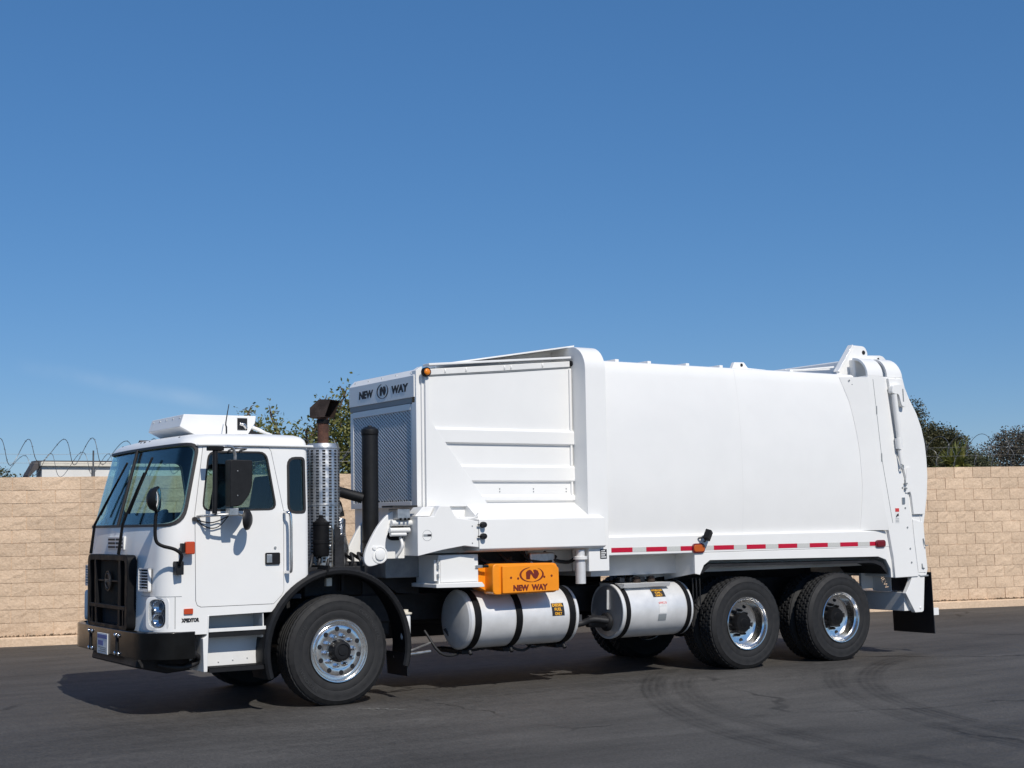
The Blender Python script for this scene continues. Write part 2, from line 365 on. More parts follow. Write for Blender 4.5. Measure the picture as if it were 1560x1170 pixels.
def row_edges(r):
    e = []; half = .2025 if r % 2 else 0
    t = 1.11-.36-half
    left = []
    while t > S0: left.append(t); t -= CW
    e = left[::-1]+[1.11]; t = 1.11+(CW if not half else .2025)
    while t < S1: e.append(t); t += CW
    return e
for r in range(ROWS):
    e = row_edges(r)
    for a, b_ in zip(e, e[1:]):
        if b_-a < .06: continue
        mid = (a+b_)/2; tp = taper(mid); me, V, F = VAR[rn.randrange(14)]; fl = rn.choice((1, -1))
        sx = (b_-a-.008)/.393
        if -1.3 < mid < 3.1 or 15.6 < mid < 19.6:
            o = bpy.data.objects.new('block', me); COL.objects.link(o); o.parent = wall; o.matrix_parent_inverse = Matrix.Translation(-Vector(wall['rootloc']))
            o.location = wp(mid, rn.uniform(-.004, .003), (Z0+r*CH+.005)*tp); o.rotation_euler = (0, 0, ang); o.scale = (sx, 1, tp)
        else:
            p0 = wp(mid, 0, (Z0+r*CH+.005)*tp); base = len(sv)
            for v in V: sv.append(p0+DW*(v[0]*sx)+NW*v[1]+Vector((0, 0, v[2]*tp)))
            for f_ in F: sf.append([base+q for q in f_])
me = bpy.data.meshes.new('block_courses'); me.from_pydata(sv, [], sf)
o = bpy.data.objects.new('block_courses', me); link(o, 'block', wall); o['kind'] = 'stuff'
g = G(); g.loft([[wp(s, -.16, 0), wp(s, -.15, .115), wp(s, -.13, .13), wp(s, .012, .133), wp(s, .012, 0)] for s in (S0, -9, -3, 3, 9, 15, 21, 27, S1)])
o = g.build('kerb', 'kerb', smooth=20); o['kind'] = 'structure'

rl = random.Random(31); g = G()
for k in range(2600):
    sx_ = rl.choice((rl.uniform(-4, 4), rl.uniform(14.5, 21), rl.uniform(-12, 34))); wv = .5+.5*math.sin(sx_*2.3)*math.sin(sx_*.9+1)
    if rl.random() > .25+.75*wv: continue
    p = wp(sx_, -.012-abs(rl.gauss(0, .03)), .136+abs(rl.gauss(0, .008))); q = Vector((rl.gauss(0, 1), rl.gauss(0, 1), rl.gauss(0, .5))).normalized()*rl.uniform(.008, .025); q2 = q.orthogonal().normalized()*rl.uniform(.004, .012)
    g.f.append([g.av(p-q-q2), g.av(p+q-q2), g.av(p+q+q2), g.av(p-q+q2)])
MT['litter'] = mat('dry_litter', (.16, .11, .065), .9, var=.5, vscale=30)
o = g.build('leaf_litter', 'litter', smooth=0); o['kind'] = 'stuff'; tag(o, 'dry leaf litter and grit lying along the kerb at the wall foot', 'litter')
MT['chalk'] = mat('chalk', (.17, .165, .15), .9, var=.5, vscale=25, col2=(.075, .072, .068))
pts = []
for k in range(60):
    t = k/59; pts.append((.03+.30*t+.035*math.cos(t*31), -.30-.31*t+.03*math.sin(t*31), .0035))
tag(G().tube(pts, .0032, 5).build('chalk_mark', 'chalk'), 'faint looping chalk scribble on the asphalt beside the front wheel', 'chalk mark')
# razor wire and strands above the wall
MT['wire'] = mat('galvanised_wire', (.20, .205, .21), .5, .7, var=.3, vscale=20)
WT = Z0+ROWS*CH
rz = thing('razor_wire', tuple(wp(8, .1, WT)), 'coiled razor wire running along the top of the block wall', 'razor wire')
def helix(s0, s1, pitch, rad, zc, ph, thick, name):
    pts = []; n = int((s1-s0)/pitch*22); rr = random.Random(len(name))
    for k in range(n+1):
        s = s0+(s1-s0)*k/n; t = 2*math.pi*(s-s0)/pitch+ph; r_ = rad*(1+.12*math.sin(t*.37)+.06*math.sin(t*.81))
        tp = taper(s)
        pts.append(wp(s+.03*math.sin(t*.5)+.035*math.sin(t), .1+.8*r_*math.cos(t), zc*tp+r_*math.sin(t)))
    g = G().tube(pts, thick, 5)
    for k in range(0, n, 3):
        p = Vector(pts[k]); d = Vector((rr.uniform(-1, 1), rr.uniform(-1, 1), rr.uniform(-1, 1))).normalized()*.018
        q = d.orthogonal().normalized()*.005; i = [g.av(p-d-q), g.av(p+d-q), g.av(p+d+q), g.av(p-d+q)]; g.f.append(i)
    return g.build(name, 'wire', rz)
helix(-14, 36, .46, .19, WT+.385, 0.4, .0052, 'wire_coil')
helix(-14, 36, .42, .17, WT+.19, 2.1, .004, 'wire_coil')
for hz in (.21, .355):
    G().tube([wp(s, .1, (WT+hz)*taper(s)+.012*math.sin(s*1.7+hz*9)) for s in [x*.5 for x in range(-30, 74)]], .0024, 5).build('wire_strand', 'wire', rz)
for s in [1.30+3.5*k for k in range(-4, 12)]:
    z = WT*taper(s)
    pg = G().tube([wp(s, .1, z-.03), wp(s, .1, z+.40)], .013, 6); pg.tube([wp(s, .1, z-.02), wp(s, .1, z+.13)], .028, 8)
    pg.build('wire_post', 'wire', rz)

# ------------------------------------------------------------------ buildings beyond the wall
MT['stucco'] = mat('white_stucco', (.78, .76, .72), .8, var=.06, vscale=3)
MT['fascia'] = mat('cream_fascia', (.74, .69, .58), .7, var=.1, vscale=8)
MT['darkroof'] = mat('dark_roofing', (.09, .08, .08), .8, var=.3, vscale=5)
MT['shingle'] = mat('grey_shingles', (.12, .105, .10), .85, var=.3, vscale=9, bump=.4, bscale=20)
MT['tanwall'] = mat('tan_stucco', (.42, .34, .26), .85, var=.1, vscale=3)
MT['pane'] = mat('dark_window_pane', (.03, .035, .04), .08)
def house(name, origin, rz_, w, d, h, ridge, wallm, roofm, label, over=.25, windows=2):
    t = thing(name, origin, label, 'building'); Mx = Matrix.Translation(origin) @ Matrix.Rotation(rz_, 4, 'Z')
    def gg(): q = G(); q.M = Mx; return q
    q = gg(); q.prism('x', [(0, 0), (d, 0), (d, h), (d/2, h+ridge*.97), (0, h)], 0, w); q.build('wall', wallm, t, smooth=0)
    q = gg()
    q.prism('x', [(-over, h-over*ridge/(d/2)+.02), (d/2, h+ridge+.02), (d+over, h-over*ridge/(d/2)+.02), (d+over, h-over*ridge/(d/2)+.14), (d/2, h+ridge+.16), (-over, h-over*ridge/(d/2)+.14)], -over, w+over)
    q.build('roof', roofm, t, smooth=0)
    for k in range(windows):
        x = w*(k+.5)/windows; q = gg(); q.box(x-.5, x+.5, -.02, .04, h*.4, h*.78); wn = q.build('window', 'fascia', t, smooth=0)
        q = gg(); q.box(x-.43, x+.43, -.03, -.005, h*.4+.07, h*.78-.07); q.build('pane', 'pane', wn, smooth=0)
    return t
# long low white building, its roof slope falling towards the left end
t = thing('storage_building', (2.6, 17.6, 0), 'low white storage building with cream fascia beyond the wall, beside the cab', 'building')
G().box(1.30, 6.4, 16.0, 16.42, 0, 2.93).build('wall', 'stucco', t, smooth=0)
G().box(1.26, 6.5, 15.93, 16.45, 2.933, 3.02).build('fascia', 'fascia', t, bev=.01, smooth=0)
G().prism('y', [(1.24, 3.0), (6.5, 3.03), (6.5, 3.07), (1.2, 3.045), (1.04, 2.76), (1.04, 2.70), (1.24, 2.9)], 16.02, 16.4).build('roof', 'darkroof', t, smooth=0)
house('shingle_roof_house', (10.75, 36.0, 0), R(-4), 3.9, 6.4, 3.25, 1.5, 'tanwall', 'shingle', 'tan house with grey shingle gable roof showing just above the cab roof', windows=3)

# ------------------------------------------------------------------ trees
def leaf_mat(name, c1, c2, trans=.25):
    m = bpy.data.materials.new(name); m.use_nodes = True; n = m.node_tree.nodes; l = m.node_tree.links; b = n['Principled BSDF']
    ge = n.new('ShaderNodeNewGeometry'); cr = n.new('ShaderNodeValToRGB'); l.new(ge.outputs['Random Per Island'], cr.inputs[0])
    cr.color_ramp.elements[0].color = (*c1, 1); cr.color_ramp.elements[1].color = (*c2, 1)
    l.new(cr.outputs[0], b.inputs['Base Color']); b.inputs['Roughness'].default_value = .5
    tr = n.new('ShaderNodeBsdfTranslucent'); l.new(cr.outputs[0], tr.inputs[0]); mx = n.new('ShaderNodeMixShader'); mx.inputs[0].default_value = trans
    l.new(b.outputs[0], mx.inputs[1]); l.new(tr.outputs[0], mx.inputs[2]); l.new(mx.outputs[0], n['Material Output'].inputs[0])
    return m
MT['bark'] = mat('bark', (.13, .095, .07), .9, var=.4, vscale=10, bump=.5, bscale=30)
MT['leaf_pear'] = leaf_mat('broad_leaves', (.075, .095, .02), (.26, .25, .07), .3)
MT['leaf_dark'] = leaf_mat('dark_needle_leaves', (.03, .036, .013), (.10, .09, .036), .15)
MT['leaf_grey'] = leaf_mat('grey_olive_leaves', (.055, .055, .034), (.14, .115, .085), .2)
MT['leaf_shrub'] = leaf_mat('olive_shrub_leaves', (.045, .055, .02), (.11, .11, .05), .2)
MT['leaf_palm'] = leaf_mat('strap_leaves', (.10, .12, .025), (.30, .28, .08), .25)
def tree(name, label, base, h, blobs, leaf, lm, n, group=None, trunk_r=.12, droop=.2, cat='tree', clump=14, csz=.22, seed=1):
    """blobs: (x, y, z, rx, ry, rz) relative to base; leaves sit in clumps on twigs"""
    rr = random.Random(seed); t = thing(name, base, label, cat, group); B = Vector(base)
    tg = G(); top = Vector((0, 0, h*.55))
    tg.tube([B+Vector((0, 0, -.05)), B+Vector((rr.uniform(-.1, .1), 0, h*.25)), B+top], [trunk_r, trunk_r*.75, trunk_r*.55], 8)
    cr = G(); vol = [b[3]*b[4]*b[5] for b in blobs]; tot = sum(vol)
    for b, vv in zip(blobs, vol):
        c = B+Vector(b[:3])
        a = B+Vector((0, 0, min(h*.5, b[2]*.7))); tg.tube([a, (a+c)/2+Vector((rr.uniform(-.2, .2), rr.uniform(-.2, .2), .1)), c], [trunk_r*.5, trunk_r*.33, trunk_r*.12], 6)
        for k in range(5):
            d = Vector((rr.gauss(0, 1), rr.gauss(0, 1), rr.gauss(.3, 1))).normalized(); e = c+Vector((d.x*b[3], d.y*b[4], d.z*b[5]))*.95
            tg.tube([c, (c+e)/2+Vector((0, 0, .05)), e], [trunk_r*.16, trunk_r*.1, .006], 4)
        nc = max(3, int(n*vv/tot/clump))
        for k in range(nc):
            d = Vector((rr.gauss(0, 1), rr.gauss(0, 1), rr.gauss(0, 1))).normalized(); q = rr.random()**(1/2.2)*rr.uniform(.85, 1.12)
            p = c+Vector((d.x*b[3]*q, d.y*b[4]*q, d.z*b[5]*q)); ax = (d+Vector((0, 0, .5))).normalized()
            for j in range(clump):
                w = p+Vector((rr.gauss(0, csz*.5), rr.gauss(0, csz*.5), rr.gauss(0, csz*.5)))+ax*rr.uniform(0, csz)
                L = leaf*rr.uniform(.6, 1.3); di = Vector((rr.gauss(0, 1), rr.gauss(0, 1), rr.gauss(-droop, .7))).normalized()
                s_ = di.orthogonal().normalized(); s_ = (s_*math.cos(rr.random()*6.28)+di.cross(s_)*math.sin(rr.random()*6.28)); s_ = (s_-di*s_.dot(di)).normalized()*L*.28
                i = [cr.av(w), cr.av(w+di*L*.5+s_), cr.av(w+di*L), cr.av(w+di*L*.5-s_)]; cr.f.append(i)
    tg.build('trunk', 'bark', t)
    me = bpy.data.meshes.new('crown'); me.from_pydata([tuple(p) for p in cr.v], [], cr.f); link(bpy.data.objects.new('crown', me), lm, t)
    return t
tree('pear_tree', 'leafy yellow-green tree behind the exhaust stack, rising over the wall', (6.0, 14.4, 0), 4.6,
     [(-1.05, -.2, 3.3, .5, .6, .55), (-.55, .1, 3.35, .4, .6, .55), (-.05, .2, 3.0, .5, .8, .5), (.45, .1, 3.25, .45, .7, .6), (.95, .1, 3.5, .5, .8, .75), (1.5, .3, 3.6, .6, .9, .8), (-.45, .3, 2.55, 1.4, 1, .6), (1.0, 0, 2.6, 1.3, 1, .7), (2.6, .4, 3.0, 1.0, 1, 1.0),
      (-1.1, 0, 3.95, .16, .2, .28), (-.62, 0, 3.9, .16, .2, .25), (.15, 0, 3.55, .12, .2, .25), (.55, 0, 4.1, .14, .2, .32), (1.05, .1, 4.35, .16, .2, .32)], .088, 'leaf_pear', 23000, seed=4, csz=.17, clump=12)
tree('dark_pine_tree', 'dark dense evergreen tree beside the rear of the truck', (23.28, 13.6, 0), 4.8,
     [(-.62, 0, 4.2, .40, .6, .55), (-.5, 0, 3.6, .5, .6, .6), (-1.2, .2, 3.9, .6, .9, .9), (.35, 0, 3.55, .6, .8, .5), (.80, 0, 3.42, .52, .8, .52), (.80, .2, 2.9, .55, .8, .5), (-.2, .1, 3.0, 1.1, 1, .7), (-1.8, .3, 3.0, 1.0, 1, .9)], .06, 'leaf_dark', 120000, seed=9, csz=.10, trunk_r=.2, clump=20)
tree('olive_shrub', 'small olive-green bush over the wall between the dark tree and the grey tree', (23.9, 12.4, 0), 3.0,
     [(-.25, 0, 2.85, .45, .5, .40), (.2, .2, 2.9, .42, .5, .40), (0, 0, 2.2, .7, .6, .5)], .06, 'leaf_shrub', 14000, seed=3, csz=.12, trunk_r=.06, cat='bush')
tree('grey_tree', 'hazy grey-brown open tree far beyond the right end of the wall', (43.5, 27.5, 0), 5.0,
     [(-.9, 0, 3.95, .5, .6, .5), (.1, 0, 4.35, .65, .7, .6), (.9, 0, 4.5, .8, .8, .75), (.2, .5, 3.5, 1.4, 1, .5), (2.0, .3, 4.4, 1.0, 1, 1.0)], .10, 'leaf_grey', 11000, seed=12, csz=.2, trunk_r=.12)
tree('low_hedge_bush', 'low green bush over the wall at the far end from the truck tail', (1.9, 22.6, 0), 2.9,
     [(-.9, 0, 2.75, .6, .6, .45), (-.1, 0, 2.75, .55, .6, .40), (.5, .1, 2.65, .4, .5, .3)], .08, 'leaf_shrub', 5500, seed=5, csz=.12, trunk_r=.06, cat='bush')
def yucca(base, n, seed):
    rr = random.Random(seed); t = thing('yucca_plant', base, 'spiky yellow-green strap-leaved plant against the dark evergreen tree', 'plant'); B = Vector(base)
    G().tube([B, B+Vector((.03, 0, 1.3)), B+Vector((0, 0, 2.75))], [.08, .07, .06], 8).build('trunk', 'bark', t)
    g = G()
    for k in range(n):
        o_ = B+Vector((rr.uniform(-.12, .12), rr.uniform(-.12, .12), rr.uniform(2.5, 2.85))); a = rr.uniform(0, 6.28); el = rr.uniform(-.3, 1.35); L = rr.uniform(.42, .75); w = .034
        d = Vector((math.cos(a)*math.cos(el), math.sin(a)*math.cos(el), math.sin(el))); sd_ = Vector((-math.sin(a), math.cos(a), 0))*w
        m_ = o_+d*L*.55+Vector((0, 0, .02)); e = o_+d*L+Vector((0, 0, -.10*math.cos(el)))
        i = [g.av(o_-sd_*.5), g.av(o_+sd_*.5), g.av(m_+sd_), g.av(m_-sd_), g.av(e)]; g.f += [[i[0], i[1], i[2], i[3]], [i[3], i[2], i[4]]]
    me = bpy.data.meshes.new('crown'); me.from_pydata([tuple(p) for p in g.v], [], g.f); link(bpy.data.objects.new('crown', me), 'leaf_palm', t)
yucca((19.15, 9.0, 0), 190, 8)

# ================================================================== the truck
YC = 1.25
TR = thing('garbage_truck', (3.1, YC, 0), 'white side-loading garbage truck with orange counterweight box and aluminium fuel tanks', 'truck')
def lerp(tab, z):
    if z <= tab[0][0]: return tab[0][1]
    for (a, p), (b, q) in zip(tab, tab[1:]):
        if z <= b: return p+(q-p)*(z-a)/(b-a)
    return tab[-1][1]
def grow(poly, d):
    n = len(poly); area = sum(poly[k][0]*poly[(k+1) % n][1]-poly[(k+1) % n][0]*poly[k][1] for k in range(n)); sg = 1 if area > 0 else -1
    out = []
    for k in range(n):
        a, p, b = Vector(poly[k-1]), Vector(poly[k]), Vector(poly[(k+1) % n])
        e1 = (p-a).normalized(); e2 = (b-p).normalized(); n1 = Vector((e1.y, -e1.x))*sg; n2 = Vector((e2.y, -e2.x))*sg
        nn = (n1+n2); nn = nn/max(.25, nn.length_squared)*2 if nn.length > 1e-6 else n1
        out.append(tuple(p+nn*d))
    return out
# ---- cab shell
FR = [(.6, -1.80), (1.2, -1.79), (1.72, -1.75), (2.45, -1.56), (2.7, -1.50)]
HW = [(.6, 1.2), (1.8, 1.2), (2.45, 1.17), (2.7, 1.16)]
def cab_ring(z, d, ex=0):
    xf = lerp(FR, z)+d+ex; hw = lerp(HW, z)-d-ex; xr = -.29-d-ex*.6; rc = max(.06, .2-d); hh = []
    t1 = hw-rc
    for k in range(9): t = t1*k/8; hh.append((xf+.05*(t/t1)**2, t))
    for k in range(1, 8): a = math.pi/2*k/7; hh.append((xf+.05+rc-rc*math.cos(a), t1+rc*math.sin(a)))
    xs0 = xf+.05+rc
    for k in range(1, 7): hh.append((xs0+(xr-.06-xs0)*k/6, hw))
    for k in range(1, 5): a = math.pi/2*k/4; hh.append((xr-.06+.06*math.sin(a), hw-.06+.06*math.cos(a)))
    for k in range(1, 5): hh.append((xr, (hw-.06)*(1-k/4)))
    ring = [(x, YC-t, z) for x, t in hh]+[(x, YC+t, z) for x, t in hh[-2:0:-1]]
    return ring
def cab_solid(d):
    lv = [(.74+max(d, 0), 0), (1.0, 0), (1.2, 0), (1.45, 0), (1.72, 0), (1.9, 0), (2.1, 0), (2.3, 0), (2.44-d, 0), (2.478-d, .004), (2.512-d, .02), (2.54-d, .055), (2.56-d, .12), (2.578-d, .30), (2.588-d, .60), (2.592-d, .66)]
    return G().loft([cab_ring(z, d, e) for z, e in lv])
def shell(d0, d1): return boolean(temp(cab_solid(d0)), temp(cab_solid(d1)), 'DIFFERENCE')
def pr(poly, a=-1, b=4): return temp(G().prism('y', poly, a, b))
WSP = rpoly([(-2.6, 1.735), (-1.545, 1.735), (-1.392, 2.446), (-2.6, 2.446)], [0, .16, .09, 0], 6)
WSG = rpoly([(-2.7, 1.711), (-1.522, 1.711), (-1.363, 2.472), (-2.7, 2.472)], [0, .17, .10, 0], 6)
DWP = rpoly([(-1.28, 2.385), (-.725, 2.385), (-.635, 1.86), (-1.345, 1.855)], .07)
QWP = rpoly([(-.50, 2.335), (-.345, 2.335), (-.345, 1.83), (-.505, 1.83)], [.10, .03, .03, .10])
DOORP = [(-1.335, 2.435), (-1.42, 1.83), (-1.41, 1.04), (-1.395, 1.0), (-1.36, .985), (-.66, .985), (-.58, 1.06), (-.56, 1.10), (-.56, 1.84), (-.675, 2.40), (-.70, 2.435)]
ARCH = [(-1.315, .5), (-1.30, .90), (-.68, .91), (-.60, 1.0), (-.5, 1.1), (-.40, 1.17), (-.2, 1.26), (.2, 1.3), (.2, .5)]
cab = shell(0, .04)
for q in (WSP, DWP, QWP, ARCH): boolean(cab, pr(q), 'DIFFERENCE')
boolean(cab, pr(grow(DOORP, .005), -.2, .6), 'DIFFERENCE'); boolean(cab, pr(grow(DOORP, .005), 1.9, 2.9), 'DIFFERENCE')
RWP = rpoly([(.42, 1.90), (2.08, 1.90), (2.08, 2.36), (.42, 2.36)], .08)
boolean(cab, temp(G().prism('x', RWP, -.8, .5)), 'DIFFERENCE')
finish(cab.data, 32); cab.name = 'cab'; COL.objects.unlink(cab); link(cab, 'white', TR)
def asm(o, name, m, parent, ang=32):
    finish(o.data, ang); o.name = name; COL.objects.unlink(o); return link(o, m, parent)
for a, b in ((-.2, .6), (1.9, 2.9)):
    d = shell(-.001, .038); boolean(d, pr(DOORP, a, b), 'INTERSECT'); boolean(d, pr(DWP), 'DIFFERENCE'); door = asm(d, 'door', 'white', TR)
    w = shell(.012, .017); boolean(w, pr(grow(DWP, .004), a, b), 'INTERSECT'); asm(w, 'side_window', 'glass', door)
    q = shell(-.003, .02); boolean(q, pr(grow(DWP, .012), a, b), 'INTERSECT'); boolean(q, pr(grow(DWP, -.004)), 'DIFFERENCE'); asm(q, 'window_gasket', 'gasket', door)
    if a < 0: near_door = door
    w = shell(.012, .017); boolean(w, pr(grow(QWP, .004), a, b), 'INTERSECT'); asm(w, 'quarter_window', 'glass', cab)
    q = shell(-.004, .02); boolean(q, pr(grow(QWP, .016), a, b), 'INTERSECT'); boolean(q, pr(grow(QWP, -.008)), 'DIFFERENCE'); asm(q, 'window_gasket', 'gasket', cab)
w = shell(.012, .018); boolean(w, pr(grow(WSP, .004)), 'INTERSECT'); ws = asm(w, 'windscreen', 'wsglass', cab)
q = shell(-.008, .02); boolean(q, pr(WSG), 'INTERSECT'); boolean(q, pr(WSP), 'DIFFERENCE'); asm(q, 'window_gasket', 'gasket', cab)
lin = shell(.043, .052)
for q in (WSP, DWP, QWP, ARCH): boolean(lin, pr(q), 'DIFFERENCE')
boolean(lin, temp(G().prism('x', RWP, -.8, .5)), 'DIFFERENCE')
w = shell(.012, .017); boolean(w, temp(G().prism('x', grow(RWP, .004), -.6, .5)), 'INTERSECT'); asm(w, 'rear_window', 'glass', cab)
asm(lin, 'cab_liner', 'liner', cab)
# divider, wipers
def front_x(z, t=0): return lerp(FR, z)+.05*min(1, abs(t))**2
G().tube([(front_x(z)-.006, YC, z) for z in (1.72, 1.9, 2.1, 2.3, 2.46)], .016, 8).build('divider', 'gasket', ws)
for yb, yt, zt in ((1.88, 1.46, 2.34), (.98, .72, 2.36)):
    base = (-1.83, yb, 1.46); k = (front_x(1.75)-.07, yb-.06, 1.74); tip = (front_x(zt-.12)-.045, yt+.05, zt-.14)
    wo = G().tube([base, k, tip], [.016, .013, .007], 6).build('wiper', 'black', cab)
    b0 = (front_x(1.84)-.022, yb-.02, 1.84); b1 = (front_x(zt)-.022, yt-.03, zt)
    G().tube([b0, tuple((b0[i]+b1[i])/2+(-.004 if i == 0 else 0) for i in range(3)), b1], .011, 6).tube([tip, tuple((b0[i]+b1[i])/2 for i in range(3))], .006, 5).build('wiper_blade', 'gasket', wo)
# drip rails, roof brow lamps
for y in (.085-.018, 2.415+.018):
    G().tube([(-1.40, y+(.02 if y < 1 else -.02), 2.449), (-1.3, y, 2.452), (-.6, y, 2.452), (-.30, y, 2.449), (-.25, y, 2.448)], .013, 6).build('drip_rail', 'white2', cab)
for t in (-.85, -.13, 0, .13, .85):
    z = 2.525; G().sphere((front_x(z)+.05+abs(t)*.06, YC+t, z), .017, 6).build('roof_marker', 'blackplastic', cab)
# interior
G().prism('y', [(-1.64, 1.15), (-1.64, 1.64), (-1.50, 1.67), (-1.36, 1.60), (-1.33, 1.15)], .28, 2.22).build('dashboard', 'liner', cab, bev=.02)
G().box(-1.55, -.36, .1, 2.4, 1.02, 1.06).build('cab_floor', 'liner', cab)
for y in (.45, 1.55):
    st = G().box(-1.02, -.52, y, y+.52, 1.06, 1.52).build('seat', 'seat', cab, bev=.05)
    G().prism('y', [(-.62, 1.5), (-.50, 1.5), (-.40, 2.18), (-.50, 2.2)], y+.02, y+.5).build('seat_back', 'seat', st, bev=.04)
for y in (.70, 1.80):
    c = Vector((-1.27, y, 1.74)); Mx = Matrix.Translation(c) @ Matrix.Rotation(R(-38), 4, 'Y')
    g = G(); g.tube([Mx @ Vector((.22*math.cos(a), .22*math.sin(a), 0)) for a in [2*math.pi*k/24 for k in range(25)]], .016, 6)
    for a in (0, 2.1, 4.2): g.tube([c, Mx @ Vector((.21*math.cos(a), .21*math.sin(a), 0))], .012, 5)
    g.tube([c, c+Vector((-.18, 0, -.30))], .04, 8); g.build('steering_wheel', 'black', cab)
# grab rail, door handle, lock
G().tube([(-.555, .03, 1.83), (-.555, -.03, 1.825), (-.53, -.045, 1.79), (-.525, -.045, 1.55), (-.525, -.045, 1.31), (-.53, -.03, 1.275), (-.54, .03, 1.27)], .0155, 10).build('grab_rail', 'chrome', cab)
h = G().prism('y', rpoly([(-.745, 1.345), (-.60, 1.345), (-.60, 1.455), (-.745, 1.455)], .015), .035, .048).build('handle', 'blackplastic', near_door)
G().box(-.735, -.68, .028, .04, 1.36, 1.44).build('handle_paddle', 'steel', near_door, bev=.006)
G().lathe([(.012, .05), (.012, .04)], (-.645, 0, 1.50), 'y', 12).build('lock', 'signgrey', near_door)
# body seams across the nose
def nose_line(z, t0, t1, w, name, off=.0015):
    g = G(); ringA = cab_ring(z-w/2, -off); ringB = cab_ring(z+w/2, -off); n = len(ringA); half = 22
    a = [p for p in ringA[:half]]; b = [p for p in ringB[:half]]
    pts = [(p, q) for p, q in zip(a, b) if t0 <= YC-p[1] <= t1 and p[0] < -1.42]
    mir = [((p[0], 2*YC-p[1], p[2]), (q[0], 2*YC-q[1], q[2])) for p, q in pts[::-1]]
    for L in (pts, mir):
        g = G(); i = [(g.av(p), g.av(q)) for p, q in L]
        for (p, q), (r, s_) in zip(i, i[1:]): g.f.append([p, r, s_, q])
        g.build(name, 'signgrey', cab)
nose_line(1.085, .66, 1.3, .005, 'panel_seam')
G().box(-1.603, -1.598, .0545, .058, .80, 1.085).build('panel_seam', 'signgrey', cab)
text_obj('model_lettering', 'XPEDITOR', .165, .036, (-1.462, .047, .872), (1, 0, 0), (0, 0, 1), 'ink', cab, .004, .06)
G().prism('y', rpoly([(-1.525, .925), (-1.44, .925), (-1.44, .975), (-1.525, .975)], .008), .034, .052).build('marker_lamp', 'orangelens', TR, bev=.004)
tl = G().box(-1.545, -1.455, -.055, .0, 1.46, 1.575).build('turn_signal', 'orangelens', TR, bev=.012)
G().box(-1.575, -1.545, -.04, .02, 1.475, 1.56).build('housing', 'blackplastic', tl, bev=.006)
G().box(-1.53, -1.47, 0, .06, 1.49, 1.55).build('bracket', 'blackplastic', tl)
# ---- nose: louvres, vents, grille, headlights
for k in range(2):
    for j in range(3):
        z = 1.515+j*.036; t = -.12+k*.24; y = YC+t
        G().box(-1.782, -1.755, y-.10, y+.10, z, z+.019).build('louvre', 'ink', cab)
G().box(-1.776, -1.75, YC-.25, YC+.25, 1.50, 1.625).build('louvre_panel', 'white', cab, bev=.004)
for sgn in (-1, 1):
    t = .88*sgn; x = front_x(1.2)+.038; y = YC+t; nrm = Vector((-1, .13*sgn, 0)).normalized(); rg = Vector((0, -1, 0)); rg = (rg-nrm*rg.dot(nrm)).normalized()
    g = G(); g.M = frame_m((x-.012, y, 1.235), rg, (0, 0, 1)); w_, h_ = .105, .105
    g.box(-w_, w_, -h_, -h_+.012, 0, .03).box(-w_, w_, h_-.012, h_, 0, .03).box(-w_, -w_+.014, -h_, h_, 0, .03).box(w_-.014, w_, -h_, h_, 0, .03)
    v_ = g.build('side_vent', 'white', cab)
    g = G(); g.M = frame_m((x-.008, y, 1.235), rg, (0, 0, 1)); g.box(-w_+.01, w_-.01, -h_+.01, h_-.01, -.01, .004).build('vent_recess', 'void', v_)
    for k in range(7):
        g = G(); g.M = frame_m((x-.012, y, 1.235-.085+k*.026), rg, (0, 0, 1)); g.box(-w_+.012, w_-.012, -.0045, .0045, .002, .026).build('slat', 'white', v_)
    # headlight on the rounded corner
    t = 1.065*sgn; x = -1.715; y = YC+t; a = R(33); nrm = Vector((-math.cos(a), math.sin(a)*sgn, 0)); rg = Vector((-nrm.y, nrm.x, 0))
    Mx = frame_m((x, y, .935), -rg if rg.cross(Vector((0, 0, 1))).dot(nrm) < 0 else rg, (0, 0, 1))
    g = G(); g.M = Mx; oq = rpoly([(-.125, -.15), (.125, -.15), (.125, .15), (-.125, .15)], .06, 5); iq = rpoly([(-.095, -.128), (.095, -.128), (.095, .128), (-.095, .128)], .08, 5)
    A = [g.av((*p, .010)) for p in oq]; A2 = [g.av((*p, -.04)) for p in oq]; B_ = [g.av((*p, .014)) for p in iq]; C = [g.av((*p, -.036)) for p in iq]; n = len(oq)
    for k in range(n):
        j = (k+1) % n; g.f += [[A2[k], A2[j], A[j], A[k]], [A[k], A[j], B_[j], B_[k]], [B_[k], B_[j], C[j], C[k]]]
    hl = g.build('headlight', 'white', TR, smooth=30)
    cg = G(); cg.M = Mx; cg.prism('z', grow(iq, .012), -.075, .12); boolean(cab, temp(cg), 'DIFFERENCE')
    g = G(); g.M = Mx; g.prism('z', grow(iq, .012), -.041, -.034).build('reflector', 'grease', hl)
    for zz, rr in ((-.055, .062), (.06, .058)):
        g = G(); g.M = Mx @ Matrix.Translation((0, zz, 0)); g.lathe([(.001, -.033), (rr*.5, -.03), (rr*.9, -.015), (rr, 0), (rr+.006, 0), (rr+.006, -.033)], (0, 0, 0), 'z', 20, caps=False).build('bulb_bowl', 'chrome', hl)
    g = G(); g.M = Mx; rings = []
    for s_, zz in ((1, -.012), (.93, .010), (.75, .022), (.4, .03), (.05, .032)): rings.append([(p[0]*s_, p[1]*s_, zz) for p in iq])
    g.loft(rings, True, True).build('lens', 'lens', hl, smooth=60)
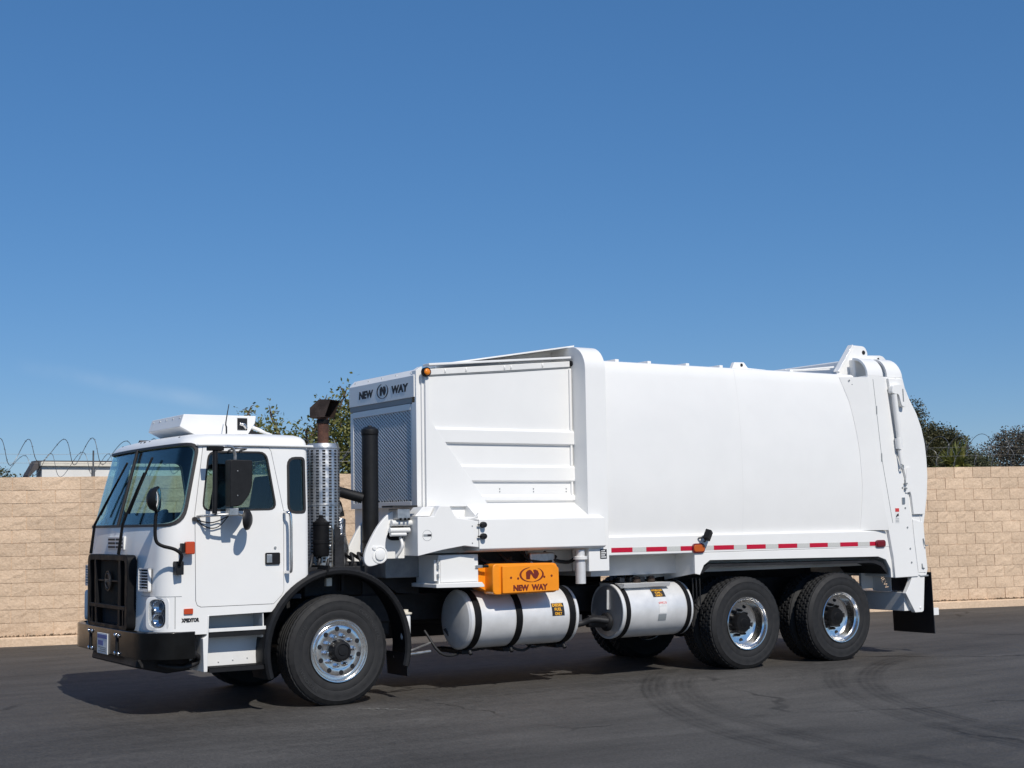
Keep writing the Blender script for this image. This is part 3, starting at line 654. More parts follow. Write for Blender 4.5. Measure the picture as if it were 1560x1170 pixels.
# grille guard
gr = G().box(-1.80, -1.768, YC-.58, YC+.58, .80, 1.44).build('grille', 'void', TR)
g = G(); op = rpoly([(YC-.63, .76), (YC+.63, .76), (YC+.63, 1.455), (YC-.63, 1.455)], .07, 5); ip = rpoly([(YC-.55, .80), (YC+.55, .80), (YC+.55, 1.40), (YC-.55, 1.40)], .05, 5)
for x in ((-1.86, -1.77),):
    n = len(op); A = [g.av((x[0], *p)) for p in op]; B_ = [g.av((x[0], *p)) for p in ip]; C = [g.av((x[1], *p)) for p in op]; D = [g.av((x[1], *p)) for p in ip]
    for k in range(n):
        j = (k+1) % n; g.f += [[A[k], A[j], B_[j], B_[k]], [C[k], C[j], A[j], A[k]], [B_[k], B_[j], D[j], D[k]], [D[k], D[j], C[j], C[k]]]
g.build('guard_frame', 'black', gr, bev=.008)
for k in range(46):
    pass
g = G()
for k in range(40): z = .985+k*.0102; g.box(-1.809, -1.803, YC-.54, YC+.54, z, z+.0032)
for k in range(60): y = YC-.54+k*.0183; g.box(-1.812, -1.808, y, y+.003, .98, 1.40)
MT['grillemesh'] = mat('brown_grille_mesh', (.085, .068, .052), .6, .2, var=.3, vscale=5)
o = g.build('grille_mesh', 'grillemesh', gr, smooth=0); o['kind'] = 'stuff'
for t in (-.36, .36):
    G().prism('x', [(YC+t-.045, .79), (YC+t+.02, .79), (YC+t*1.08+.03, 1.43), (YC+t*1.08-.03, 1.43)], -1.858, -1.80).build('guard_bar', 'black', gr, bev=.006)
    G().prism('x', [(YC+t*1.35-.02, .79), (YC+t*1.35+.02, .79), (YC+t*1.35+.02, .95), (YC+t*1.35-.02, .95)], -1.856, -1.80).build('guard_bar', 'black', gr, bev=.006)
G().box(-1.862, -1.80, YC-.56, YC+.56, .945, .985).build('guard_bar', 'black', gr, bev=.006)
# emblem: round badge with a bar and small notch
em = G().lathe([(.10, -.022), (.096, -.030), (.085, -.030), (.083, -.020), (.001, -.020)], (-1.82, YC, 1.205), 'x', 28).build('emblem', 'blackplastic', gr)
G().box(-1.845, -1.815, YC-.32, YC+.32, 1.198, 1.218).build('emblem_bar', 'black', gr, bev=.004)
G().tube([(-1.850, YC+.07*math.cos(a), 1.205+.07*math.sin(a)) for a in [2*math.pi*k/24 for k in range(25)]], .004, 5).build('emblem_ring', 'grease', gr)
text_obj('emblem_lettering', 'AUTOCAR', .125, .03, (-1.851, YC, 1.205), (0, -1, 0), (0, 0, 1), 'grease', gr, .004, .02)
# bumper
def bump_plan(off):
    h = [(-1.885, 0), (-1.883, .45), (-1.872, .85), (-1.858, .97), (-1.81, 1.09), (-1.72, 1.175), (-1.63, 1.213), (-1.60, 1.217), (-1.425, 1.215)]
    return h
h = bump_plan(0); ringpts = [(x, YC-t) for x, t in h[::-1]]+[(x, YC+t) for x, t in h[1:]]
g = G(); rings = []
for x, y in ringpts:
    c = Vector((-1.2, YC)); d = (c-Vector((x, y))); d = Vector((.05 if abs(y-YC) < 1.1 else .02, (.03 if y < YC else -.03) if abs(y-YC) > .95 else 0))
    rings.append([(x, y, .528), (x, y, .765), (x+d.x, y+d.y, .775), (x+d.x, y+d.y, .528)])
bm_ = g.loft(rings, True, True).build('bumper', 'bumper', TR, bev=.006, smooth=30)
for t in (-.42, .42):
    G().box(-1.893, -1.88, YC+t-.02, YC+t+.02, .555, .71).build('tow_slot', 'void', bm_)
    for a in (-.055, .055):
        for z in (.55, .715): G().sphere((-1.888, YC+t+a, z), .02, 6, (.6, 1, 1)).build('bolt', 'chrome', bm_)
pl = G().box(-1.897, -1.887, YC-.165, YC+.165, .52, .715).build('licence_plate', 'signwhite', bm_, bev=.004)
G().box(-1.899, -1.8965, YC-.15, YC+.15, .665, .70).build('plate_band', 'blueprint', pl)
G().box(-1.899, -1.8965, YC-.03, YC+.13, .60, .645).build('plate_block', 'blueprint', pl)
for k in range(3): G().box(-1.899, -1.8965, YC-.13, YC+.12-.05*(k % 2), .54+k*.018, .548+k*.018).build('plate_line', 'signgrey', pl)
# stuff under the nose
G().prism('y', [(-1.78, .50), (-1.80, .43), (-1.5, .36), (-1.0, .40), (-.9, .6), (-1.7, .6)], .55, 1.95).build('underrun_pan', 'darkmetal', TR, bev=.02)
for k in range(4): G().tube([(-1.45, .14+k*.04, .70), (-1.40, .12+k*.04, .58), (-1.33, .16+k*.04, .50), (-1.45, .22+k*.05, .44), (-1.6, .3+k*.1, .45)], .022-.002*k, 8).build('air_hose', 'hose', TR)
# front mirror on its arm
fm = G().tube([(-1.585, .03, 1.34), (-1.60, -.07, 1.40), (-1.60, -.10, 1.46), (-1.66, -.09, 1.51), (-1.77, -.06, 1.545), (-1.815, -.04, 1.60), (-1.815, -.03, 1.75), (-1.80, -.02, 1.88)], .016, 8).build('fender_mirror', 'black', TR)
G().box(-1.62, -1.55, -.03, .07, 1.28, 1.40).build('mirror_base', 'blackplastic', fm, bev=.008)
g = G(); Mx = Matrix.Translation((-1.79, -.03, 1.955)) @ Matrix.Rotation(R(-32), 4, 'Z')
g.M = Mx; g.lathe([(.001, -.10), (.05, -.095), (.09, -.07), (.11, -.03), (.115, .0), (.108, .004)], (0, 0, 0), 'x', 20, True).build('mirror_shell', 'blackplastic', fm, smooth=50)
g = G(); g.M = Mx; g.lathe([(.106, .003), (.07, .014), (.001, .02)], (0, 0, 0), 'x', 20, False).build('mirror_glass', 'mirror', fm, smooth=60)
# door mirror: post, main head, round spotter
dm = G().tube([(-1.315, -.16, 1.82), (-1.315, -.17, 2.0), (-1.315, -.17, 2.40)], .023, 8).build('door_mirror', 'blackplastic', TR)
G().tube([(-1.315, -.17, 2.395), (-1.24, -.18, 2.42), (-1.16, -.17, 2.42), (-1.12, -.15, 2.36), (-1.115, -.14, 2.28)], .014, 8).build('mirror_arm', 'steel', dm)
G().box(-1.38, -1.24, -.20, -.12, 2.385, 2.425).build('arm_bracket', 'black', dm, bev=.006)
G().tube([(-1.10, .06, 2.40), (-1.10, -.1, 2.41), (-.99, -.1, 2.41), (-.99, .06, 2.40)], .009, 6).build('arm_bracket', 'steel', dm)
G().tube([(-1.40, .06, 1.80), (-1.32, -.13, 1.805), (-1.10, -.15, 1.815), (-1.06, .06, 1.815)], .013, 8).build('mirror_arm', 'steel', dm)
G().box(-1.19, -1.10, -.20, -.10, 1.80, 1.87).build('arm_bracket', 'steel', dm, bev=.008)
g = G().prism('x', [(0, 0), (0, 0)], 0, 0) if False else G()
hp = rpoly([(-1.19, 1.875), (-1.08, 1.89), (-.98, 2.02), (-.975, 2.30), (-1.19, 2.305)], [.015, .04, .09, .02, .02], 5)
g.prism('y', hp, -.22, -.09).build('mirror_head', 'blackplastic', dm, bev=.015)
G().prism('y', grow(hp, -.02), -.09, -.086).build('mirror_glass', 'mirror', dm)
for z in (1.98, 2.2): G().sphere((-1.12, -.22, z), .007, 5).build('screw', 'steel', dm)
g = G(); g.M = Matrix.Translation((-1.01, -.15, 1.765)) @ Matrix.Rotation(R(48), 4, 'Z')
g.lathe([(.001, -.045), (.06, -.04), (.095, -.018), (.10, .0), (.001, .003)], (0, 0, 0), 'y', 24, False).build('spotter_mirror', 'blackplastic', dm, smooth=50)
G().tube([(-1.10, -.15, 1.815), (-1.04, -.15, 1.80)], .012, 6).build('mirror_arm', 'steel', dm)
for k, (dz, dx) in enumerate(((.0, 0), (-.05, .0))):
    G().tube([(-1.425, .04, 1.775), (-1.36, .03, 1.752+dz*.6), (-1.28, .025, 1.74+dz), (-1.20, .02, 1.76+dz), (-1.14, -.05, 1.80)], .0055, 6).build('mirror_cable', 'hose', dm)
G().lathe([(.02, .02), (.02, .055)], (-1.43, 0, 1.775), 'y', 12).build('cable_grommet', 'gasket', dm)
# roof-top air conditioner and aerial
ac = G().prism('y', [(-1.375, 2.65), (-1.335, 2.77), (-.605, 2.77), (-.615, 2.70), (-.70, 2.57), (-1.20, 2.565)], .60, 1.52).build('roof_unit', 'white', TR, bev=.008)
g = G().box(-.80, -.70, .594, .61, 2.63, 2.745); g.build('side_opening', 'void', ac)
G().tube([(-.775, .602, 2.69), (-.735, .592, 2.68), (-.71, .602, 2.65)], .02, 6).build('pipe', 'foil', ac)
G().tube([(-.56, 1.0, 2.72), (-.42, .95, 2.66), (-.33, .9, 2.60)], .014, 6).tube([(-.6, .8, 2.68), (-.46, .8, 2.63), (-.36, .8, 2.60)], .014, 6).build('strut', 'white2', ac)
G().prism('y', [(-.50, 2.60), (-.42, 2.70), (-.20, 2.62), (-.22, 2.58)], 1.3, 1.9).build('rear_cowl', 'darkmetal', ac)
for k in range(5): G().sphere((-1.345, .68+k*.19, 2.74), .009, 5).build('screw', 'steel', ac)
G().tube([(-.98, .42, 2.55), (-.98, .42, 2.64), (-.99, .41, 2.68), (-.955, .42, 2.86)], [.008, .008, .006, .004], 6).build('aerial', 'ink', TR)
# ---- entry steps
MT['step'] = MT['white2']
st = G().prism('y', [(-1.335, .40), (-1.30, .40), (-1.295, .60), (-1.285, .905), (-1.30, .905), (-1.31, .72), (-1.345, .70)], .045, .42).build('entry_step', 'white2', TR, bev=.006)
G().prism('y', [(-.735, .40), (-.72, .44), (-.745, .60), (-.755, .905), (-.765, .905), (-.76, .55)], .06, .42).build('side_plate', 'white2', st, bev=.004)
G().box(-1.29, -.76, .30, .33, .74, .92).build('riser', 'white2', st)
G().box(-1.29, -.755, .20, .23, .43, .735).build('riser', 'white2', st)
for k in range(3): G().sphere((-1.14+k*.14, .198, .47+.01*k), .007, 5).build('bolt', 'steel', st)
tr_ = G().box(-1.285, -.745, .05, .33, .705, .752).build('tread', 'blackplastic', st)
G().box(-1.29, -.74, .04, .065, .753, .785).build('tread_lip', 'white2', tr_, bev=.003)
tr_ = G().box(-1.29, -.70, .02, .33, .395, .43).build('tread', 'blackplastic', st)
for k in range(6): G().box(-1.285, -.705, .03+k*.048, .05+k*.048, .43, .438).build('tread_rib', 'black', tr_)
# ---- wheels
RT = .525; FLAT = .012
def tyre_mesh(w, rear):
    prof = [(.285, .055), (.292, .03), (.302, .014), (.33, .006), (.37, .002), (.378, .0045), (.386, .0015), (.43, .0), (.462, .005), (.469, .003), (.476, .009), (.495, .020), (.510, .032)]
    rows = 4 if rear else 5; tr = []; a, b = .045, w-.045; gp = .012; rw = (b-a-gp*(rows-1))/rows
    for k in range(rows):
        y0 = a+k*(rw+gp); tr += [(RT-.014, y0-.001, None), (RT, y0+.002, k), (RT+.001, y0+rw*.5, k), (RT, y0+rw-.002, k), (RT-.014, y0+rw+.001, None)]
    full = [(r, y, None) for r, y in prof]+tr+[(r, w-y, None) for r, y in prof[::-1]]
    N = 192; V = []; F = []
    for j in range(N):
        t = 2*math.pi*j/N
        for r, y, k in full:
            rr_ = r
            if k is not None:
                ph = (j+k*2) % 4
                if rear and ph == 0: rr_ -= .011
                if not rear and (j+k) % 4 == 0 and k in (0, rows-1): rr_ -= .005
            if not rear and k is None and .505 < r < .512 and j % 4 == 0: rr_ -= .004
            z = rr_*math.sin(t)
            if z < -RT+FLAT: z = -RT+FLAT
            V.append((rr_*math.cos(t), y, z))
    m = len(full)
    for j in range(N):
        for k in range(m-1):
            a_ = j*m+k; b_ = ((j+1) % N)*m+k; F.append((a_, a_+1, b_+1, b_))
    me = bpy.data.meshes.new('tyre'); me.from_pydata(V, [], F); me.update()
    bm = bmesh.new(); bm.from_mesh(me); bmesh.ops.recalc_face_normals(bm, faces=bm.faces); bm.to_mesh(me); bm.free(); finish(me, 30); me.materials.append(MT['rubber'])
    return me
def gm(g, m, ang=35, name='m'): me = g.mesh(name, ang); me.materials.append(MT[m]); return me
PF = [(.288, .10), (.290, .045), (.2985, .016), (.3005, .004), (.296, -.003), (.289, -.002), (.283, .008), (.278, .030), (.270, .040), (.258, .041), (.249, .036), (.243, .022), (.236, .010), (.228, .007), (.180, .006), (.174, .008), (.168, .009), (.11, .009), (.001, .009)]
PR = [(.288, .12), (.290, .045), (.2985, .016), (.3005, .004), (.296, -.003), (.289, -.002), (.283, .008), (.278, .030), (.272, .042), (.262, .050), (.258, .07), (.252, .085), (.249, .125), (.243, .145), (.228, .158), (.20, .164), (.175, .168), (.165, .170), (.11, .170), (.001, .170)]
ME = {'tf': tyre_mesh(.32, False), 'tr': tyre_mesh(.275, True), 'rf': gm(G().lathe(PF, (0,0,0), 'y', 72, False), 'alu', 25), 'rr': gm(G().lathe(PR, (0,0,0), 'y', 72, False), 'alu', 25)}
ME['hf'] = gm(G().lathe([(.108, .006), (.106, -.012), (.098, -.03), (.093, -.062), (.084, -.074), (.068, -.077), (.066, -.068), (.045, -.068), (.040, -.076), (.001, -.077)], (0,0,0), 'y', 36, False), 'blackplastic', 30)
ME['hr'] = gm(G().lathe([(.118, .17), (.115, .13), (.11, .085), (.10, .07), (.055, .066), (.05, .06), (.001, .058)], (0,0,0), 'y', 36, False), 'black', 30)
ME['nut'] = gm(G().lathe([(.024, .006), (.024, -.012), (.019, -.016), (.019, -.036), (.013, -.044), (.001, -.045)], (0,0,0), 'y', 6, False), 'chrome', 20)
ME['nutd'] = gm(G().lathe([(.019, .006), (.019, -.014), (.0165, -.018), (.0165, -.034), (.011, -.048), (.001, -.049)], (0,0,0), 'y', 6, False), 'black', 20)
ME['hole'] = gm(G().lathe([(.0235, .004), (.0235, -.0016), (.001, -.0016)], (0,0,0), 'y', 16, False), 'void', 20)
ME['bore'] = gm(G().lathe([(.0275, .004), (.0275, -.0016), (.001, -.0016)], (0,0,0), 'y', 18, False), 'void', 20)
def letters_on_tyre():
    g = []
    for txt, a0 in (('CONTINENTAL', 35), ('HAU', 152), ('REGIONAL', 218)):
        me = text_mesh(txt, .034*len(txt), .036, .003, .0)
        for v in me.vertices:
            r = .425+v.co.y; t = R(a0)-v.co.x/.425; v.co = Vector((r*math.cos(t), -.0015-v.co.z, r*math.sin(t)))
        me.materials.append(MT['rubber2']); g.append(me)
    return g
MT['rubber2'] = mat('tyre_lettering', (.034, .034, .035), .6)
LET = letters_on_tyre()
def wheel(x, y, side, kind, spin=0, detail=True):
    """kind 'f' steer wheel, 'r' dished drive wheel; side -1 faces the near side"""
    o = bpy.data.objects.new('wheel', ME['r'+kind]); link(o, None, TR); o.location = (x, y, RT-FLAT+.001); o.rotation_euler = (0, 0, 0 if side < 0 else math.pi)
    def sub(nm, me, loc=(0,0,0), rot=(0,0,0)):
        c = bpy.data.objects.new(nm, me); COL.objects.link(c); c.parent = o; c.location = loc; c.rotation_euler = rot; return c
    sub('tyre', ME['t'+kind])
    if not detail: return o
    sub('hub', ME['h'+kind])
    for k in range(10):
        a = 2*math.pi*k/10+spin; r = .14
        if kind == 'f': sub('lug_nut', ME['nut'], (r*math.cos(a), .004, r*math.sin(a)))
        else: sub('lug_nut', ME['nutd'], (r*math.cos(a), .168, r*math.sin(a)))
        a += math.pi/10; r = .207
        if kind == 'f': sub('hand_hole', ME['hole'], (r*math.cos(a), .0068, r*math.sin(a)), (0, 0, 0))
        elif k % 2: sub('hand_hole', ME['bore'], (r*math.cos(a), .1625, r*math.sin(a)))
    if kind == 'f' and side < 0:
        for me in LET: sub('sidewall_lettering', me)
    return o
XR1, XR2 = 5.115, 6.585
wheel(0, .03, -1, 'f', .1); wheel(0, 2.47, 1, 'f', .4)
for k, xr in enumerate((XR1, XR2)):
    wheel(xr, .03, -1, 'r', .15+.2*k); wheel(xr, .335+.275, 1, 'r', 0, False)
    wheel(xr, 2.47, 1, 'r', .5); wheel(xr, 2.165-.275, -1, 'r', 0, False)
    G().tube([(xr, .2, .515), (xr, 2.3, .515)], .085, 12).sphere((xr, YC, .515), .22, 10, (1, .9, 1)).build('drive_axle', 'darkmetal', TR)
G().tube([(0, .3, .50), (0, .6, .46), (0, 1.9, .46), (0, 2.2, .50)], .06, 8).build('front_axle', 'darkmetal', TR)
# ---- front wheel fender
def arc(cx, cz, r, a0, a1, n): return [(cx+r*math.cos(R(a0+(a1-a0)*k/n)), cz+r*math.sin(R(a0+(a1-a0)*k/n))) for k in range(n+1)]
g = G(); rings = []
for k in range(41):
    a = R(198+(-16-198)*k/40); c, s_ = math.cos(a), math.sin(a); cx, cz = -.01, .53
    def P(r, y): return (cx+r*c, y, cz+r*s_)
    rings.append([P(.715, -.02), P(.745, -.025), P(.765, -.005), P(.752, .03), P(.768, .06), P(.765, .34), P(.75, .36), P(.748, .07), P(.735, .03), P(.70, .0)])
fd = g.loft(rings).build('wheel_arch', 'blackplastic', TR, smooth=40)
G().prism('y', [(-.16, 1.235), (-.14, 1.235), (-.12, 1.32), (-.14, 1.32)], -.03, .36).build('arch_joint', 'black', fd)
G().box(-.09, -.03, .12, .17, 1.12, 1.20).build('arch_bracket', 'fascia', fd, bev=.006)
G().prism('y', [(.695, .45), (.71, .45), (.725, .23), (.712, .225)], .0, .42).build('mud_flap', 'rubberpad', fd)
# ---- chassis
for y in (.84, 1.58): G().box(-1.5, 7.6, y, y+.08, .70, .98).build('frame_rail', 'darkmetal', TR, bev=.008)
for x in (.6, 1.9, 3.1, 4.3, 5.85, 7.2): G().box(x, x+.12, .92, 1.58, .74, .94).build('cross_member', 'darkmetal', TR)
G().box(-1.35, -.1, .70, 1.80, .55, 1.0).build('engine_block', 'darkmetal', TR, bev=.05)
G().prism('x', rpoly([(.95, .45), (1.55, .45), (1.62, .8), (1.45, .98), (1.05, .98), (.88, .8)], .05), -.1, .9).build('gearbox', 'darkmetal', TR, bev=.02)
G().tube([(.9, YC, .68), (5.1, YC, .56)], .055, 10).build('drive_shaft', 'darkmetal', TR)
for y in (.72, 1.70): G().tube([(4.45, y, .78), (5.0, y, .70), (5.85, y, .66), (6.7, y, .70), (7.2, y, .80)], .05, 6).build('leaf_spring', 'darkmetal', TR)
for k in range(6):
    x = 1.15+k*.28; y = .45+.08*(k % 3)
    G().tube([(x, y, .62), (x+.12, y-.1, .40+.02*(k % 2)), (x+.3, y-.08, .36+.03*(k % 3)), (x+.45, y, .42), (x+.5, y+.1, .6)], .014, 6).build('air_hose', 'hose', TR)
G().tube([(.70, .25, .40), (.95, .3, .41), (1.15, .33, .42)], .016, 6).build('brake_line', 'steel', TR)
G().tube([(.74, .22, .405), (.9, .3, .44), (1.2, .4, .50)], .010, 6).build('brake_line', 'steel', TR)
rs = G().lathe([(.045, .57), (.05, .59), (.05, .80), (.045, .81)], (.78, .16, 0), 'z', 14).build('fluid_bottle', 'white2', TR)
G().lathe([(.065, .815), (.065, .83), (.03, .835), (.03, .86)], (.78, .16, 0), 'z', 12).build('cap', 'fascia', rs)
G().tube([(2.86, .42, .58), (3.05, .38, .60), (3.15, .3, .64), (3.3, .24, .62)], .035, 10).build('suction_pipe', 'darkmetal', TR)
G().sphere((2.93, .38, .57), .06, 8).build('pipe_union', 'fascia', TR)
G().box(2.95, 3.0, .3, .36, .63, .70).build('valve', 'grease', TR)
G().box(.85, 2.2, 1.72, 2.40, .45, 1.14).build('battery_blocker_box', 'darkmetal', TR, bev=.02)  # invented far-side box, blocks the sunlit wall so the underside stays dark
G().box(2.3, 4.3, 1.72, 2.38, .50, 1.15).build('air_tank_blocker_box', 'darkmetal', TR, bev=.03)  # second added box, hides the bright wall behind the tanks
G().box(4.35, 7.25, 1.20, 1.32, .80, 1.165).build('underside_blocker', 'darkmetal', TR, bev=.02)  # added dark panel, keeps the lit wall from showing between the rear wheels
G().box(.45, 1.0, .9, 2.3, .55, 1.2).build('transmission_cover', 'darkmetal', TR, bev=.03)
# ---- behind the cab: muffler, stack, intake
mf = G().lathe([(.14, 1.28), (.16, 1.30), (.16, 2.46), (.155, 2.475), (.15, 2.50), (.06, 2.505)], (.035, .45, 0), 'z', 40).build('muffler_shield', 'steel', TR)
g = G(); cx, cy = .035, .45
for c in range(16):
    a = 2*math.pi*c/16
    for k in range(38):
        z = 1.34+k*.029; hw_ = .011; aa = .095
        i = []
        for da, rr_, dz in ((-aa, .1612, 0), (aa, .1612, .0), (aa*.8, .169, .010), (-aa*.8, .169, .010)):
            i.append(g.av((cx+rr_*math.cos(a+da), cy+rr_*math.sin(a+da), z+dz)))
        g.f.append(i)
        j = [g.av((cx+.1615*math.cos(a+da), cy+.1615*math.sin(a+da), z+dz)) for da, dz in ((-aa, .010), (aa, .010), (aa, .019), (-aa, .019))]
o = G(); o.v = g.v; o.f = g.f
lv = o.build('shield_louvres', 'steel', mf, smooth=0); lv['kind'] = 'stuff'
g2 = G()
for c in range(16):
    a = 2*math.pi*c/16
    for k in range(38):
        z = 1.34+k*.029; aa = .095
        g2.f.append([g2.av((cx+.1618*math.cos(a+da), cy+.1618*math.sin(a+da), z+dz)) for da, dz in ((-aa, .010), (0, .010), (aa, .010), (aa, .021), (0, .021), (-aa, .021))])
lv = g2.build('shield_slots', 'void', mf, smooth=0); lv['kind'] = 'stuff'
for z in (2.455, 1.9): G().lathe([(.1625, z-.008), (.165, z), (.1625, z+.008)], (.035, .45, 0), 'z', 40, False).build('shield_band', 'steel', mf)
sp = G().tube([(.035, .45, 2.48), (.035, .45, 2.76)], .055, 16).build('exhaust_stack', 'rust', TR)
G().tube([(.035, .45, 2.70), (.035, .45, 2.74)], .063, 16).build('clamp', 'black', sp)
dr = Vector((.64, -.77, 0)); dd = Vector((.77, .64, 0)); o_ = Vector((.035, .45, 2.755))
g = G(); pf = [(-.10, .0), (.06, .005), (.125, .175), (.0, .18), (-.10, .10)]
def sp3(p, k): return o_+dr*p[0]+dd*k+Vector((0, 0, p[1]))
A = [g.av(sp3(p, -.09)) for p in pf]; B_ = [g.av(sp3(p, .13)) for p in pf]
g.f.append(A[::-1]); g.f.append(B_)
for k in range(5):
    if k != 1: g.f.append([A[k], A[(k+1) % 5], B_[(k+1) % 5], B_[k]])
o = g.build('stack_tip', 'rusttip', sp, smooth=0); so = o.modifiers.new('s', 'SOLIDIFY'); so.thickness = .006
it = G().lathe([(.083, 1.38), (.083, 2.62), (.088, 2.622), (.090, 2.645), (.088, 2.66), (.05, 2.685), (.025, 2.69), (.02, 2.70), (.001, 2.70)], (.60, .55, 0), 'z', 32).build('air_intake', 'blackplastic', TR)
for z in (1.52, 2.60): G().lathe([(.085, z), (.0875, z+.006), (.0875, z+.02), (.085, z+.026)], (.60, .55, 0), 'z', 32, False).build('band', 'black', it)
G().tube([(.18, .6, 2.02), (.30, .62, 2.03), (.52, .58, 1.97)], .055, 10).build('intake_elbow', 'blackplastic', TR)
G().tube([(.22, .72, 2.0), (.30, .74, 1.9), (.33, .74, 1.78)], .07, 10).build('charge_pipe', 'darkmetal', TR)
G().tube([(.27, .62, 1.30), (.28, .60, 1.45), (.25, .60, 1.6), (.27, .62, 1.76)], [.085, .095, .09, .08], 16).build('insulated_pipe', 'foil', TR)
G().sphere((.30, .70, 1.86), .055, 8).build('pipe_bend', 'steel', TR)
cn = G().lathe([(.07, 1.40), (.078, 1.42), (.078, 1.52), (.083, 1.525), (.083, 1.55), (.078, 1.555), (.078, 1.70), (.083, 1.705), (.083, 1.73), (.06, 1.74), (.03, 1.77), (.02, 1.775), (.02, 1.80)], (-.05, .32, 0), 'z', 24).build('filter_canister', 'black', TR)
for z in (1.50, 1.68): G().sphere((.02, .27, z), .016, 6).build('clip', 'steel', cn)
G().box(-.22, .42, .35, 1.9, 1.0, 1.34).build('engine_cover', 'darkmetal', TR, bev=.03)
for k in range(7):
    a = k*.09; G().tube([(-.22+a, .30+.03*(k % 3), 1.20), (-.18+a, .28, 1.32+.03*(k % 2)), (-.12+a*.9, .36, 1.42), (-.02+a, .45, 1.36)], .016, 6).build('air_hose', 'hose', TR)
G().box(-.24, .36, .20, .26, 1.235, 1.30).build('support_rail', 'darkmetal', TR, bev=.006)
for k in range(3): G().sphere((-.10+k*.055, .195, 1.27), .011, 5).build('bolt', 'steel', TR)
G().box(.14, .17, .27, .30, 1.06, 1.60).build('stanchion', 'darkmetal', TR)
G().prism('y', [(.06, 1.25), (.15, 1.25), (.12, 1.66), (.06, 1.70)], .24, .26).build('stay_plate', 'darkmetal', TR)
G().box(.35, .50, .95, 1.5, 1.0, 1.62).build('oil_cooler', 'darkmetal', TR, bev=.02)
G().box(-.02, .05, .15, .22, 1.24, 1.29).build('clamp_block', 'fascia', TR, bev=.005)
# ---- hopper
hp = G().prism('y', [(1.035, 1.40), (2.96, 1.40), (2.96, 3.36), (1.035, 3.22)], .245, 1.79).build('hopper', 'white', TR, bev=.006)
G().prism('y', rpoly([(.985, 1.87), (1.055, 1.87), (1.055, 3.30), (.985, 3.255)], .008), .27, .36).build('corner_post', 'white', hp, bev=.004)
G().prism('y', [(1.06, 1.87), (1.80, 1.87), (1.10, 2.76), (1.10, 3.265), (1.06, 3.26)], .209, .25).build('gusset_plate', 'white', hp, bev=.004)
def rib(z0, z1, xa, xb, dep, name):
    g = G(); y0 = .25
    def ring(xt, xbm): return [(xt, y0, z1+.03), (xt+.02, y0-dep, z1), (xbm, y0-dep, z0), (xbm+.03, y0, z0-.02)]
    g.loft([ring(xa, xb), [(2.90, y0, z1+.03), (2.93, y0-dep, z1), (2.93, y0-dep, z0), (2.90, y0, z0-.02)]]); return g.build(name, 'white', hp, bev=.004)
rib(2.525, 2.655, 1.15, 1.25, .038, 'side_rib'); rib(2.135, 2.275, 1.44, 1.55, .038, 'side_rib'); rib(1.93, 1.965, 1.68, 1.70, .034, 'side_rib')
for k in range(3):
    for dz in (0, .03): G().sphere((1.95+k*.42, .243, 2.02+dz), .007, 5).build('rivet', 'signgrey', hp)
G().box(2.845, 2.87, .222, .25, 1.97, 3.34).build('edge_flange', 'white', hp, bev=.003)
G().prism('y', [(1.10, 3.30), (2.86, 3.455), (2.86, 3.478), (1.10, 3.325)], .20, .34).build('top_rail', 'white', hp, bev=.006)
tb = G().prism('y', [(1.12, 3.205), (2.86, 3.365), (2.86, 3.43), (1.12, 3.27)], .228, .25).build('tarp_roll', 'white2', hp, bev=.008)
G().tube([(1.12, .241, 3.200), (2.0, .240, 3.277), (2.86, .241, 3.36)], .006, 5).build('tarp_cable', 'signgrey', tb)
for x in (1.30, 1.55, 2.02, 2.10, 2.5): G().lathe([(.030, -.008), (.030, .008)], (x, .245, 3.24+(x-1.12)*.0919), 'x', 10).build('tarp_clip', 'white', tb)
G().lathe([(.03, -.01), (.03, .03)], (2.88, .235, 3.405), 'x', 10).build('roll_end', 'void', tb)
# hood over the hopper
G().prism('y', [(1.42, 3.345), (2.97, 3.60), (2.97, 3.615), (1.42, 3.36)], .30, 2.2).build('hood_plate', 'white', hp)
G().prism('y', [(1.42, 3.20), (2.97, 3.30), (2.97, 3.598), (1.42, 3.34)], .62, .64).build('hood_web', 'white', hp)
